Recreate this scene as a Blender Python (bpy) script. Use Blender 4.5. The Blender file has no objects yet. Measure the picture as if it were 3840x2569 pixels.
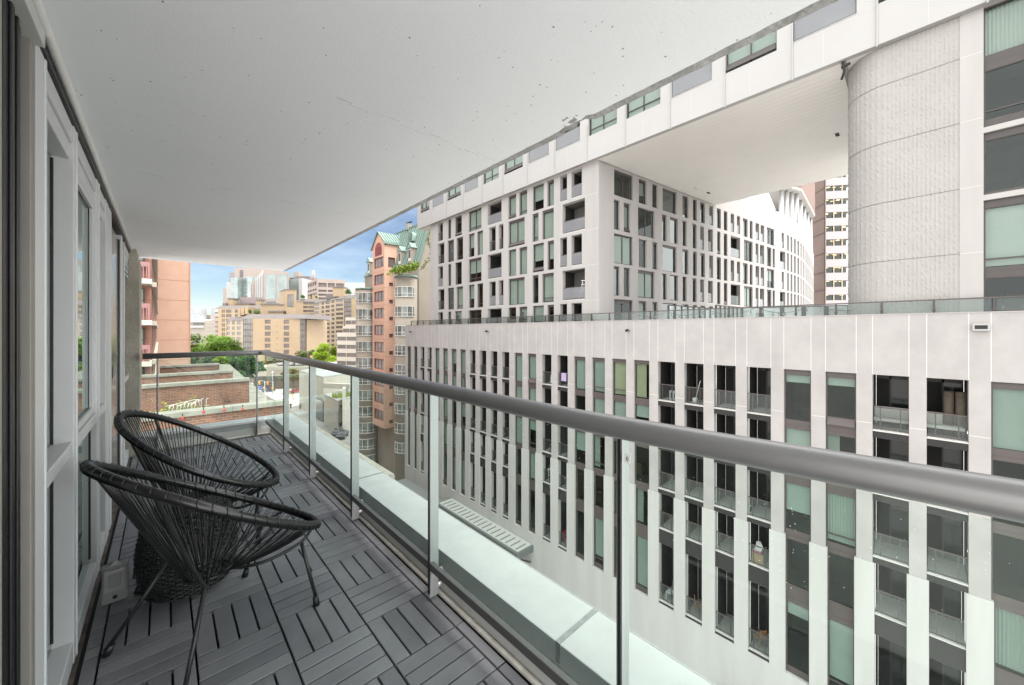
import bpy, bmesh, math, random
from mathutils import Vector, Matrix
R = math.radians
random.seed(7)
sc = bpy.context.scene
COL = sc.collection
# ------------------------------------------------------------------ camera
FPX, CY, EYE = 1410.0, 1242.0, 1.38          # focal length and horizon in photo pixels (3840 wide)
YAW = math.atan((1920 - 612) / FPX)
cd = bpy.data.cameras.new("camera"); cam = bpy.data.objects.new("camera", cd); COL.objects.link(cam)
cd.sensor_width = 36; cd.lens = 36 * FPX / 3840
cd.shift_y = -(1284.5 - CY) / 3840
cd.clip_start = 0.02; cd.clip_end = 4000
cam.location = (0, 0, EYE); cam.rotation_euler = (R(90), 0, -YAW)
sc.camera = cam
# ------------------------------------------------------------------ light
SUN_EL, SUN_AZ = 65, 170                      # azimuth clockwise from +Y
w = bpy.data.worlds.new("World"); sc.world = w; w.use_nodes = True
nt = w.node_tree; nt.nodes.clear()
out = nt.nodes.new("ShaderNodeOutputWorld"); bg = nt.nodes.new("ShaderNodeBackground")
sky = nt.nodes.new("ShaderNodeTexSky"); sky.sky_type = 'NISHITA'; sky.sun_disc = False
sky.sun_elevation = R(SUN_EL); sky.sun_rotation = R(SUN_AZ); sky.altitude = 50
sky.air_density = 1.0; sky.dust_density = .25; sky.ozone_density = 1.6
tc = nt.nodes.new("ShaderNodeTexCoord"); mp = nt.nodes.new("ShaderNodeMapping"); mp.inputs['Scale'].default_value = (1.4, 1.4, 5)
cn = nt.nodes.new("ShaderNodeTexNoise"); cn.inputs['Scale'].default_value = 1.7; cn.inputs['Detail'].default_value = 7; cn.inputs['Roughness'].default_value = .6
cr = nt.nodes.new("ShaderNodeValToRGB"); cr.color_ramp.elements[0].position = .45; cr.color_ramp.elements[1].position = 1.0
cr.color_ramp.elements[1].color = (.2, .2, .2, 1)
mx = nt.nodes.new("ShaderNodeMixRGB"); mx.inputs['Color2'].default_value = (10.2, 10.25, 10.25, 1)
L = nt.links.new
L(tc.outputs['Generated'], mp.inputs['Vector']); L(mp.outputs['Vector'], cn.inputs['Vector']); L(cn.outputs['Fac'], cr.inputs['Fac'])
# cloud white added over the unseen dome for neutral light, blue left towards the street end
dt = nt.nodes.new("ShaderNodeVectorMath"); dt.operation = 'DOT_PRODUCT'; dt.inputs[1].default_value = (.17, .965, .2)
L(tc.outputs['Generated'], dt.inputs[0])
mr = nt.nodes.new("ShaderNodeMapRange"); mr.interpolation_type = 'SMOOTHSTEP'
mr.inputs[1].default_value = .66; mr.inputs[2].default_value = .90; mr.inputs[3].default_value = 1; mr.inputs[4].default_value = 0
L(dt.outputs['Value'], mr.inputs[0])
ma = nt.nodes.new("ShaderNodeMath"); ma.operation = 'MULTIPLY_ADD'; ma.inputs[1].default_value = .93; ma.use_clamp = True
L(mr.outputs[0], ma.inputs[0]); L(cr.outputs['Color'], ma.inputs[2])
hs = nt.nodes.new("ShaderNodeHueSaturation"); hs.inputs['Saturation'].default_value = 1.0; hs.inputs['Value'].default_value = .38; L(sky.outputs['Color'], hs.inputs['Color'])
L(ma.outputs[0], mx.inputs['Fac']); L(hs.outputs['Color'], mx.inputs['Color1']); L(mx.outputs['Color'], bg.inputs['Color'])
L(bg.outputs['Background'], out.inputs['Surface'])
bg.inputs['Strength'].default_value = 0.1
sd = bpy.data.lights.new("sun", 'SUN'); sun = bpy.data.objects.new("sun", sd); COL.objects.link(sun)
sd.energy = 1.5; sd.angle = R(30); sd.color = (1, .955, .9)
az = R(SUN_AZ); el = R(SUN_EL)
sdir = Vector((math.sin(az) * math.cos(el), math.cos(az) * math.cos(el), math.sin(el)))
sun.rotation_euler = sdir.to_track_quat('Z', 'Y').to_euler(); sun.location = sdir * 200
sc.view_settings.view_transform = 'Standard'; sc.view_settings.look = 'None'; sc.view_settings.gamma = 1
sc.view_settings.exposure = 1.88
cy_ = sc.cycles
cy_.max_bounces = 9; cy_.diffuse_bounces = 8; cy_.glossy_bounces = 4; cy_.transparent_max_bounces = 16; cy_.transmission_bounces = 4
cy_.caustics_reflective = False; cy_.caustics_refractive = False; cy_.use_denoising = True

# ------------------------------------------------------------------ materials
MATS = {}
def mat(name, col, rough=.7, metal=0, var=0, vs=3, bump=0, bs=40, var2=None, stretch=None, spec=.5, emit=None):
    if name in MATS: return MATS[name]
    m = bpy.data.materials.new(name); m.use_nodes = True; n = m.node_tree.nodes; l = m.node_tree.links.new
    p = n['Principled BSDF']; p.inputs['Base Color'].default_value = (*col, 1); p.inputs['Roughness'].default_value = rough
    p.inputs['Metallic'].default_value = metal; p.inputs['Specular IOR Level'].default_value = spec
    if emit: p.inputs['Emission Color'].default_value = (*emit[:3], 1); p.inputs['Emission Strength'].default_value = emit[3]
    if var or bump:
        t = n.new("ShaderNodeTexCoord"); mpn = n.new("ShaderNodeMapping"); l(t.outputs['Object'], mpn.inputs['Vector'])
        if stretch: mpn.inputs['Scale'].default_value = stretch
    if var:
        a = n.new("ShaderNodeTexNoise"); a.inputs['Scale'].default_value = vs; a.inputs['Detail'].default_value = 8; a.inputs['Roughness'].default_value = .62
        l(mpn.outputs['Vector'], a.inputs['Vector'])
        r = n.new("ShaderNodeValToRGB"); r.color_ramp.elements[0].position = .3; r.color_ramp.elements[1].position = .7
        c2 = var2 or tuple(min(1, c * (1 + var)) for c in col); c1 = tuple(c * (1 - var) for c in col)
        r.color_ramp.elements[0].color = (*c1, 1); r.color_ramp.elements[1].color = (*c2, 1)
        l(a.outputs['Fac'], r.inputs['Fac']); l(r.outputs['Color'], p.inputs['Base Color'])
    if bump:
        b = n.new("ShaderNodeTexNoise"); b.inputs['Scale'].default_value = bs; b.inputs['Detail'].default_value = 5
        l(mpn.outputs['Vector'], b.inputs['Vector'])
        bn = n.new("ShaderNodeBump"); bn.inputs['Strength'].default_value = bump; bn.inputs['Distance'].default_value = .02
        l(b.outputs['Fac'], bn.inputs['Height']); l(bn.outputs['Normal'], p.inputs['Normal'])
    MATS[name] = m; return m

def glass(name, tint, refl=1.0, ior=1.5, rough=0.0, haze=None):
    """Thin sheet of glass: tinted see-through mixed with mirror reflection by Fresnel."""
    if name in MATS: return MATS[name]
    m = bpy.data.materials.new(name); m.use_nodes = True; n = m.node_tree.nodes; l = m.node_tree.links.new
    n.remove(n['Principled BSDF']); o = n['Material Output']
    t = n.new("ShaderNodeBsdfTransparent"); t.inputs['Color'].default_value = (*tint, 1)
    g = n.new("ShaderNodeBsdfGlossy"); g.inputs['Roughness'].default_value = rough; g.inputs['Color'].default_value = (.93, 1, .97, 1)
    lw = n.new("ShaderNodeLayerWeight"); f0 = ((ior - 1) / (ior + 1)) ** 2
    pw = n.new("ShaderNodeMath"); pw.operation = 'POWER'; pw.inputs[1].default_value = 5; l(lw.outputs['Facing'], pw.inputs[0])
    mu = n.new("ShaderNodeMath"); mu.operation = 'MULTIPLY_ADD'; mu.inputs[1].default_value = (1 - f0) * min(1, refl); mu.inputs[2].default_value = f0 * refl; mu.use_clamp = True
    l(pw.outputs[0], mu.inputs[0]); x = n.new("ShaderNodeMixShader"); l(mu.outputs[0], x.inputs[0])
    base = t.outputs[0]
    if haze:
        d = n.new("ShaderNodeBsdfDiffuse"); d.inputs['Color'].default_value = (*haze[:3], 1)
        h = n.new("ShaderNodeMixShader"); h.inputs[0].default_value = haze[3]; l(t.outputs[0], h.inputs[1]); l(d.outputs[0], h.inputs[2]); base = h.outputs[0]
    l(base, x.inputs[1]); l(g.outputs[0], x.inputs[2]); l(x.outputs[0], o.inputs['Surface'])
    MATS[name] = m; return m

def brick(name, c1, c2, mortar, w=.22, h=.075, rough=.85, vert=True):
    """Brick courses running along local X (or along the wall) by using box-like coordinates."""
    if name in MATS: return MATS[name]
    m = bpy.data.materials.new(name); m.use_nodes = True; n = m.node_tree.nodes; l = m.node_tree.links.new
    p = n['Principled BSDF']; p.inputs['Roughness'].default_value = rough
    t = n.new("ShaderNodeTexCoord"); s = n.new("ShaderNodeSeparateXYZ"); l(t.outputs['Object'], s.inputs[0])
    a = n.new("ShaderNodeMath"); a.operation = 'ADD'; l(s.outputs[0], a.inputs[0]); l(s.outputs[1], a.inputs[1])
    c = n.new("ShaderNodeCombineXYZ"); l(a.outputs[0], c.inputs[0]); l(s.outputs[2], c.inputs[1])
    b = n.new("ShaderNodeTexBrick"); l(c.outputs[0], b.inputs['Vector']); b.inputs['Scale'].default_value = 1
    b.inputs['Brick Width'].default_value = w; b.inputs['Row Height'].default_value = h; b.inputs['Mortar Size'].default_value = .008
    b.inputs['Color1'].default_value = (*c1, 1); b.inputs['Color2'].default_value = (*c2, 1); b.inputs['Mortar'].default_value = (*mortar, 1)
    q = n.new("ShaderNodeTexNoise"); q.inputs['Scale'].default_value = .9; q.inputs['Detail'].default_value = 8; l(t.outputs['Object'], q.inputs['Vector'])
    rr = n.new("ShaderNodeValToRGB"); rr.color_ramp.elements[0].position = .32; rr.color_ramp.elements[1].position = .62
    rr.color_ramp.elements[0].color = (.55, .52, .5, 1)
    l(q.outputs['Fac'], rr.inputs['Fac'])
    mxx = n.new("ShaderNodeMixRGB"); mxx.blend_type = 'MULTIPLY'; mxx.inputs['Fac'].default_value = .8
    l(b.outputs['Color'], mxx.inputs['Color1']); l(rr.outputs['Color'], mxx.inputs['Color2']); l(mxx.outputs['Color'], p.inputs['Base Color'])
    bn = n.new("ShaderNodeBump"); bn.inputs['Strength'].default_value = .5; bn.inputs['Distance'].default_value = .01
    l(b.outputs['Fac'], bn.inputs['Height']); bn.invert = True; l(bn.outputs['Normal'], p.inputs['Normal'])
    MATS[name] = m; return m

# ------------------------------------------------------------------ mesh helpers
class MB:
    """Collects faces; build() links them as one mesh object."""
    def __init__(s): s.v = []; s.f = []; s.mi = []; s.cur = 0; s.smooth = []
    def poly(s, pts, sm=False):
        i = len(s.v); s.v += [tuple(p) for p in pts]; s.f.append(tuple(range(i, i + len(pts)))); s.mi.append(s.cur); s.smooth.append(sm)
    def hexa(s, p):                     # 8 corners: bottom 4 ccw, top 4 ccw
        i = len(s.v); s.v += [tuple(q) for q in p]
        for f in ((0, 3, 2, 1), (4, 5, 6, 7), (0, 1, 5, 4), (1, 2, 6, 5), (2, 3, 7, 6), (3, 0, 4, 7)):
            s.f.append(tuple(i + k for k in f)); s.mi.append(s.cur); s.smooth.append(False)
    def box(s, x0, x1, y0, y1, z0, z1):
        x0, x1 = sorted((x0, x1)); y0, y1 = sorted((y0, y1)); z0, z1 = sorted((z0, z1))
        s.hexa([(x0, y0, z0), (x1, y0, z0), (x1, y1, z0), (x0, y1, z0), (x0, y0, z1), (x1, y0, z1), (x1, y1, z1), (x0, y1, z1)])
    def prism(s, pts, z0, z1, sm=False):
        n = len(pts); i = len(s.v); s.v += [(x, y, z0) for x, y in pts] + [(x, y, z1) for x, y in pts]
        s.f.append(tuple(i + k for k in range(n))[::-1]); s.f.append(tuple(i + n + k for k in range(n)))
        s.mi += [s.cur] * 2; s.smooth += [False] * 2
        for k in range(n):
            s.f.append((i + k, i + (k + 1) % n, i + n + (k + 1) % n, i + n + k)); s.mi.append(s.cur); s.smooth.append(sm)
    def tube(s, pts, r, n=8, closed=False, caps=True):
        pts = [Vector(p) for p in pts]; m = len(pts); rs = r if isinstance(r, (list, tuple)) else [r] * m
        up = Vector((0, 0, 1)); base = len(s.v); prev = None
        for k in range(m):
            a = pts[(k - 1) % m] if (closed or k > 0) else pts[k]; b = pts[(k + 1) % m] if (closed or k < m - 1) else pts[k]
            t = (b - a); t = t.normalized() if t.length > 1e-9 else Vector((0, 0, 1))
            if prev is None:
                u = t.cross(up); u = u.normalized() if u.length > 1e-4 else Vector((1, 0, 0))
            else:
                u = prev - t * prev.dot(t); u = u.normalized() if u.length > 1e-6 else Vector((1, 0, 0))
            prev = u; v = t.cross(u)
            for q in range(n):
                an = 2 * math.pi * q / n; s.v.append(tuple(pts[k] + (u * math.cos(an) + v * math.sin(an)) * rs[k]))
        for k in range(m if closed else m - 1):
            for q in range(n):
                a = base + k * n + q; b = base + k * n + (q + 1) % n; c = base + ((k + 1) % m) * n + (q + 1) % n; d = base + ((k + 1) % m) * n + q
                s.f.append((a, b, c, d)); s.mi.append(s.cur); s.smooth.append(True)
        if caps and not closed:
            s.f.append(tuple(base + q for q in range(n))[::-1]); s.f.append(tuple(base + (m - 1) * n + q for q in range(n))); s.mi += [s.cur] * 2; s.smooth += [False] * 2
    def lathe(s, prof, c=(0, 0, 0), n=24, rings=True):
        base = len(s.v); m = len(prof)
        for r, z in prof:
            for q in range(n):
                a = 2 * math.pi * q / n; s.v.append((c[0] + r * math.cos(a), c[1] + r * math.sin(a), c[2] + z))
        for k in range(m - 1):
            for q in range(n):
                s.f.append((base + k * n + q, base + k * n + (q + 1) % n, base + (k + 1) * n + (q + 1) % n, base + (k + 1) * n + q)); s.mi.append(s.cur); s.smooth.append(True)
        s.f.append(tuple(base + q for q in range(n))[::-1]); s.f.append(tuple(base + (m - 1) * n + q for q in range(n))); s.mi += [s.cur] * 2; s.smooth += [False] * 2
    def ball(s, c, r, n=8, m=5, sz=1):
        s.lathe([(r * math.sin(math.pi * k / m) + 1e-4, -r * sz * math.cos(math.pi * k / m)) for k in range(m + 1)], c, n)
    def build(s, name, m, parent=None, bevel=0):
        me = bpy.data.meshes.new(name); me.from_pydata(s.v, [], s.f)
        ms = m if isinstance(m, (list, tuple)) else [m]
        for x in ms: me.materials.append(x)
        me.polygons.foreach_set('material_index', s.mi); me.polygons.foreach_set('use_smooth', s.smooth); me.update()
        o = bpy.data.objects.new(name, me); COL.objects.link(o)
        if parent: o.parent = parent
        if bevel:
            b = o.modifiers.new('bevel', 'BEVEL'); b.width = bevel; b.segments = 2; b.limit_method = 'ANGLE'
        return o

class LF(MB):
    """Local wall frame: s along the wall (left to right as seen), d outward, z up."""
    def __init__(s, fr): super().__init__(); s.fr = fr
    def pt(s, a, d, z):
        O, e, n = s.fr; return (O[0] + e[0] * a + n[0] * d, O[1] + e[1] * a + n[1] * d, z)
    def lb(s, a0, a1, d0, d1, z0, z1):
        a0, a1 = sorted((a0, a1)); d0, d1 = sorted((d0, d1)); z0, z1 = sorted((z0, z1))
        P = s.pt
        s.hexa([P(a0, d1, z0), P(a1, d1, z0), P(a1, d0, z0), P(a0, d0, z0), P(a0, d1, z1), P(a1, d1, z1), P(a1, d0, z1), P(a0, d0, z1)])
    def lq(s, a0, a1, d, z0, z1):
        P = s.pt; s.poly([P(a0, d, z0), P(a1, d, z0), P(a1, d, z1), P(a0, d, z1)])

def frame(p0, p1):
    e = Vector((p1[0] - p0[0], p1[1] - p0[1])); Ln = e.length; e /= Ln
    return ((p0[0], p0[1]), (e.x, e.y), (e.y, -e.x)), Ln

def tag(o, label=None, cat=None, group=None, kind=None):
    if label: o['label'] = label
    if cat: o['category'] = cat
    if group: o['group'] = group
    if kind: o['kind'] = kind
    return o
def thing(name, label, cat, group=None, loc=(0, 0, 0)):
    o = bpy.data.objects.new(name, None); o.empty_display_size = .1; COL.objects.link(o); o.location = loc
    return tag(o, label, cat, group)
def struct(o): o['kind'] = 'structure'; return o
def copy_tree(o, parent=None):
    c = o.copy(); COL.objects.link(c)
    if parent: c.parent = parent
    for ch in [x for x in o.children]: copy_tree(ch, c)
    return c

# pixel column of the photo + distance along the view axis -> ground-plan position
FW = (math.sin(YAW), math.cos(YAW)); RT = (math.cos(YAW), -math.sin(YAW))
def gp(u, d):
    r = (u - 1920) / FPX; return (d * (FW[0] + RT[0] * r), d * (FW[1] + RT[1] * r))
def zv(v, d): return EYE + (CY - v) / FPX * d
def onX(u, X):
    r = (u - 1920) / FPX; t = X / (FW[0] + RT[0] * r); return t * (FW[1] + RT[1] * r)
def onY(u, Y):
    r = (u - 1920) / FPX; t = Y / (FW[1] + RT[1] * r); return t * (FW[0] + RT[0] * r)

GROUND = -22.0
# material palette
M_conc = mat('precast_concrete', (.300, .284, .275), .85, var=.10, vs=.8, bump=.35, bs=18)
M_concl = mat('precast_concrete_smooth', (.312, .297, .287), .8, var=.08, vs=.8, stretch=(1, 1, .15), bump=.1, bs=30)
M_white = mat('white_metal_panel', (.31, .303, .295), .45, var=.03, vs=.4)
M_soff = mat('soffit_panel', (.62, .60, .57), .35, var=.03, vs=.6)
M_brown = mat('dark_bronze_metal', (.042, .035, .032), .5, var=.12, vs=2)
M_brown2 = mat('bronze_panel', (.062, .050, .046), .55, var=.1, vs=2)
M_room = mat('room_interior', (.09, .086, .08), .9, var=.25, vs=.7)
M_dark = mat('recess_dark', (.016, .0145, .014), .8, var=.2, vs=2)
M_slab = mat('balcony_floor_slab', (.42, .41, .39), .85, var=.1, vs=3)
M_blind = mat('roller_blind', (.36, .365, .345), .8, var=.06, vs=1)
M_curtain = mat('curtain_fabric', (.38, .385, .36), .9)
M_curtaint = mat('cream_curtain', (.46, .41, .30), .9)
G_win = glass('window_glass', (.66, .74, .70), .9, 1.5)
G_pod = glass('podium_window_glass', (.60, .70, .655), .8, 1.5)
G_dark = glass('dark_window_glass', (.25, .28, .30), 2.2, 1.65)
G_grey = glass('grey_window_glass', (.35, .40, .42), 1.8, 1.6)
G_bal = glass('balcony_glass', (.66, .72, .70), .9, 1.5, haze=(.6, .62, .62, .025))
G_fr = glass('frosted_balcony_glass', (.66, .68, .70), .8, 1.5, haze=(.30, .305, .325, .5))
G_rail = glass('railing_glass', (.925, .972, .953), .5, 1.4, haze=(.7, .75, .72, .004))
G_own = glass('facade_glass', (.42, .58, .48), 1.6, 1.6)
M_far = mat('distant_glass', (.045, .055, .058), .12, spec=.8)
M_far2 = mat('distant_glass_brown', (.07, .055, .05), .2, spec=.6)
M_alu = mat('brushed_aluminium', (.62, .61, .605), .42, metal=.55, var=.03, vs=2)
M_frame = mat('grey_painted_frame', (.58, .592, .60), .45, var=.04, vs=1.2, bump=.03, bs=150)
M_black = mat('black_rubber', (.012, .012, .013), .45)
M_flash = mat('white_flashing', (.80, .82, .815), .38, var=.03, vs=1.5, bump=.06, bs=6)
M_copper = mat('copper_patina', (.20, .285, .245), .6, var=.12, vs=1)
# ------------------------------------------------------------------ setting
g = MB(); g.poly([(-2500, -2500, GROUND), (2500, -2500, GROUND), (2500, 2500, GROUND), (-2500, 2500, GROUND)])
struct(g.build('ground', mat('ground_paving', (.48, .47, .45), .9, var=.15, vs=.05, bump=.1, bs=3)))  # ground colour raised to bounce light up to the balcony ceiling
g = MB(); g.box(8.2, 18.6, -60, 62, GROUND - .2, GROUND + .004); g.box(-60, 150, 118, 132, GROUND - .2, GROUND + .004)
struct(g.build('road', mat('asphalt', (.26, .26, .255), .9, var=.2, vs=.6, bump=.2, bs=30)))  # road colour raised as well, to bounce light onto the lower walls
g = MB(); g.box(18.6, 22.6, -60, 62, GROUND - .2, GROUND + .14); g.box(6.6, 8.2, -60, 62, GROUND - .2, GROUND + .14)
struct(g.build('pavement', mat('pavement_slabs', (.36, .35, .33), .9, var=.12, vs=.8)))
g = MB(); g.prism([(8.3, 63), (18.5, 63), (60, 100), (60, 117.9), (-20, 117.9), (8.3, 90)], GROUND - .2, GROUND + .008)
struct(g.build('darker_ground_patch', mat('darker_patch_paving', (.19, .185, .175), .9, var=.12, vs=.4)))  # darker patch added where the pale ground would come out overbright
g = MB()
for k in range(14): g.box(13.3, 13.45, -50 + k * 8, -46.5 + k * 8, GROUND + .004, GROUND + .012)
for k in range(9): g.box(40 + k * 1.2, 40.6 + k * 1.2, 119, 131, GROUND + .004, GROUND + .012)
struct(g.build('road_marking', mat('road_paint', (.75, .75, .72), .7)))

# ================================================================== OWN BALCONY
WX = -0.275           # front of the window-wall mullions
DX1, DY1 = 1.06, 5.91 # deck edges
CEIL = 2.30
# --- deck of composite tiles (basket weave): one floor, its boards are pattern
def grain(name, ax):
    m = mat(name, (.125, .13, .14), .5); n = m.node_tree.nodes; l = m.node_tree.links.new; p = n['Principled BSDF']
    t = n.new("ShaderNodeTexCoord"); mm = n.new("ShaderNodeMapping"); l(t.outputs['Object'], mm.inputs['Vector'])
    mm.inputs['Scale'].default_value = (1, 7, 1) if ax == 0 else (7, 1, 1)
    a = n.new("ShaderNodeTexNoise"); a.inputs['Scale'].default_value = 26; a.inputs['Detail'].default_value = 4; a.inputs['Distortion'].default_value = 1.6
    l(mm.outputs['Vector'], a.inputs['Vector'])
    b = n.new("ShaderNodeBump"); b.inputs['Strength'].default_value = .42; b.inputs['Distance'].default_value = .004; l(a.outputs['Fac'], b.inputs['Height']); l(b.outputs['Normal'], p.inputs['Normal'])
    v = n.new("ShaderNodeTexNoise"); v.inputs['Scale'].default_value = 3.3; v.inputs['Detail'].default_value = 7; l(t.outputs['Object'], v.inputs['Vector'])
    ge = n.new("ShaderNodeNewGeometry")
    c = n.new("ShaderNodeValToRGB"); c.color_ramp.elements[0].color = (.105, .1075, .116, 1); c.color_ramp.elements[1].color = (.175, .178, .188, 1)
    c.color_ramp.elements[0].position = .3; c.color_ramp.elements[1].position = .7
    ad = n.new("ShaderNodeMath"); ad.operation = 'MULTIPLY_ADD'; ad.inputs[1].default_value = .35; l(ge.outputs['Random Per Island'], ad.inputs[0])
    sb = n.new("ShaderNodeMath"); sb.operation = 'SUBTRACT'; sb.inputs[1].default_value = .17; l(v.outputs['Fac'], sb.inputs[0]); l(sb.outputs[0], ad.inputs[2]); l(ad.outputs[0], c.inputs['Fac'])
    l(c.outputs['Color'], p.inputs['Base Color'])
    rr = n.new("ShaderNodeMapRange"); rr.inputs[3].default_value = .36; rr.inputs[4].default_value = .6; l(v.outputs['Fac'], rr.inputs[0]); l(rr.outputs[0], p.inputs['Roughness'])
    return m
dk = MB(); gapb = .0075; X0 = 1.002
def board(x0, x1, y0, y1, ax):
    x0 = max(x0, WX + .03); x1 = min(x1, DX1 - .012); y0 = max(y0, -1.2); y1 = min(y1, DY1 - .004)
    if x1 - x0 < .012 or y1 - y0 < .012: return
    dk.cur = ax; h = random.uniform(-.0009, .0009); c = .002
    i = len(dk.v)
    dk.v += [(x0, y0, -.022), (x1, y0, -.022), (x1, y1, -.022), (x0, y1, -.022), (x0, y0, h - c), (x1, y0, h - c), (x1, y1, h - c), (x0, y1, h - c),
             (x0 + c, y0 + c, h), (x1 - c, y0 + c, h), (x1 - c, y1 - c, h), (x0 + c, y1 - c, h)]
    for f in ((0, 1, 5, 4), (1, 2, 6, 5), (2, 3, 7, 6), (3, 0, 4, 7), (4, 5, 9, 8), (5, 6, 10, 9), (6, 7, 11, 10), (7, 4, 8, 11), (8, 9, 10, 11)):
        dk.f.append(tuple(i + k for k in f)); dk.mi.append(ax); dk.smooth.append(False)
for cx in range(-1, 6):
    for ky in range(-11, 14):
        xa = X0 - .3 * (cx + 1); xb = xa + .3; ya = 2.07 + .3 * (ky - 1); yb = ya + .3
        across = (cx + ky) % 2 == 0
        for q in range(4):
            if across: board(xa + .0035, xb - .0035, ya + q * .075 + gapb / 2, ya + (q + 1) * .075 - gapb / 2, 0)
            else: board(xa + q * .075 + gapb / 2, xa + (q + 1) * .075 - gapb / 2, ya + .003, yb - .003, 1)
# narrow cut strip along the kerb
for ky in range(-11, 14): board(X0 + .005, DX1, 2.07 + .3 * (ky - 1) + .003, 2.07 + .3 * ky - .003, 1)
dk.cur = 2; dk.box(WX - .06, 1.10, -1.3, 5.97, -.06, -.024)
struct(dk.build('balcony_floor', [grain('deck_board_across', 0), grain('deck_board_along', 1), mat('deck_tile_base', (.012, .012, .012), .8)]))

# --- concrete slab over the balcony
def slab_mat():
    m = mat('painted_concrete_ceiling', (.84, .84, .835), .85); n = m.node_tree.nodes; l = m.node_tree.links.new; p = n['Principled BSDF']
    t = n.new("ShaderNodeTexCoord"); a = n.new("ShaderNodeTexNoise"); a.inputs['Scale'].default_value = 1.4; a.inputs['Detail'].default_value = 9; l(t.outputs['Object'], a.inputs['Vector'])
    c = n.new("ShaderNodeValToRGB"); c.color_ramp.elements[0].color = (.80, .825, .85, 1); c.color_ramp.elements[1].color = (.86, .885, .91, 1); l(a.outputs['Fac'], c.inputs['Fac'])
    # small pits: sparse dark specks
    v = n.new("ShaderNodeTexVoronoi"); v.inputs['Scale'].default_value = 30; v.inputs['Randomness'].default_value = 1; l(t.outputs['Object'], v.inputs['Vector'])
    sx = n.new("ShaderNodeSeparateColor"); l(v.outputs['Color'], sx.inputs[0])
    mr = n.new("ShaderNodeMapRange"); mr.inputs[1].default_value = .30; mr.inputs[2].default_value = 1; mr.inputs[3].default_value = 0; mr.inputs[4].default_value = .10; l(sx.outputs[0], mr.inputs[0])
    lt = n.new("ShaderNodeMath"); lt.operation = 'LESS_THAN'; l(v.outputs['Distance'], lt.inputs[0]); l(mr.outputs[0], lt.inputs[1])
    mi = n.new("ShaderNodeMixRGB"); mi.inputs['Color2'].default_value = (.14, .14, .14, 1); l(lt.outputs[0], mi.inputs['Fac']); l(c.outputs['Color'], mi.inputs['Color1'])
    # stain where the edge has broken away
    gm = n.new("ShaderNodeMapping"); gm.inputs['Location'].default_value = (-1.31, -1.03, -2.3); l(t.outputs['Object'], gm.inputs['Vector'])
    ln = n.new("ShaderNodeVectorMath"); ln.operation = 'LENGTH'; l(gm.outputs[0], ln.inputs[0])
    nn = n.new("ShaderNodeTexNoise"); nn.inputs['Scale'].default_value = 38; nn.inputs['Detail'].default_value = 8; l(t.outputs['Object'], nn.inputs['Vector'])
    m2 = n.new("ShaderNodeMath"); m2.operation = 'MULTIPLY_ADD'; m2.inputs[1].default_value = .26; m2.inputs[2].default_value = -.115; l(nn.outputs['Fac'], m2.inputs[0])
    l2 = n.new("ShaderNodeMath"); l2.operation = 'LESS_THAN'; l(ln.outputs['Value'], l2.inputs[0]); l(m2.outputs[0], l2.inputs[1])
    m3 = n.new("ShaderNodeMixRGB"); m3.inputs['Color2'].default_value = (.30, .30, .30, 1); l(l2.outputs[0], m3.inputs['Fac']); l(mi.outputs['Color'], m3.inputs['Color1'])
    l(m3.outputs['Color'], p.inputs['Base Color'])
    b = n.new("ShaderNodeTexNoise"); b.inputs['Scale'].default_value = 120; b.inputs['Detail'].default_value = 3; l(t.outputs['Object'], b.inputs['Vector'])
    b2 = n.new("ShaderNodeTexNoise"); b2.inputs['Scale'].default_value = 6; b2.inputs['Detail'].default_value = 6; l(t.outputs['Object'], b2.inputs['Vector'])
    am = n.new("ShaderNodeMath"); am.operation = 'MULTIPLY_ADD'; am.inputs[1].default_value = 1.5; l(b2.outputs['Fac'], am.inputs[0]); l(b.outputs['Fac'], am.inputs[2])
    sb = n.new("ShaderNodeMath"); sb.operation = 'SUBTRACT'; l(am.outputs[0], sb.inputs[0]); l(lt.outputs[0], sb.inputs[1])
    bu = n.new("ShaderNodeBump"); bu.inputs['Strength'].default_value = .22; bu.inputs['Distance'].default_value = .006; l(sb.outputs[0], bu.inputs['Height']); l(bu.outputs['Normal'], p.inputs['Normal'])
    return m
M_ceil = slab_mat()
cb = MB(); CX1, CY1 = 1.395, 6.62
ny = 260; ys = [-1.6 + (CY1 + 1.6) * k / ny for k in range(ny + 1)]
jag = [1.338 + random.uniform(-.0018, .0018) - (.016 if abs(y - 1.05) < .1 else 0) * random.random() for y in ys]
edg = [CX1 + random.uniform(-.0016, .0016) - (.05 * random.random() if .98 < y < 1.14 else 0) for y in ys]
cb.poly([(-.8, -1.6, CEIL), (-.8, CY1, CEIL)] + [(jag[k], ys[k], CEIL) for k in range(ny, -1, -1)])
for k in range(ny):
    a, b = ys[k], ys[k + 1]
    cb.cur = 1
    cb.poly([(jag[k], a, CEIL), (jag[k + 1], b, CEIL), (jag[k + 1] + .004, b, CEIL + .016), (jag[k] + .004, a, CEIL + .016)])
    cb.poly([(jag[k] + .004, a, CEIL + .016), (jag[k + 1] + .004, b, CEIL + .016), (edg[k + 1], b, CEIL + .012), (edg[k], a, CEIL + .012)])
    cb.poly([(edg[k], a, CEIL + .012), (edg[k + 1], b, CEIL + .012), (edg[k + 1], b, CEIL + .2), (edg[k], a, CEIL + .2)])
cb.cur = 2
for y, x0, x1 in ((3.05, -.1, 1.3), (4.35, -.15, 1.1), (5.3, .1, 1.25), (1.55, .5, 1.32), (6.1, -.1, .35)):
    for k in range(12):
        a = x0 + (x1 - x0) * k / 12; b = x0 + (x1 - x0) * (k + .86) / 12; yy = y + .012 * math.sin(k * 1.7) ; cb.box(a, b, yy, yy + .0022 + .002 * (k % 3 == 0), CEIL - .0009, CEIL + .01)
cb.cur = 0
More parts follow.
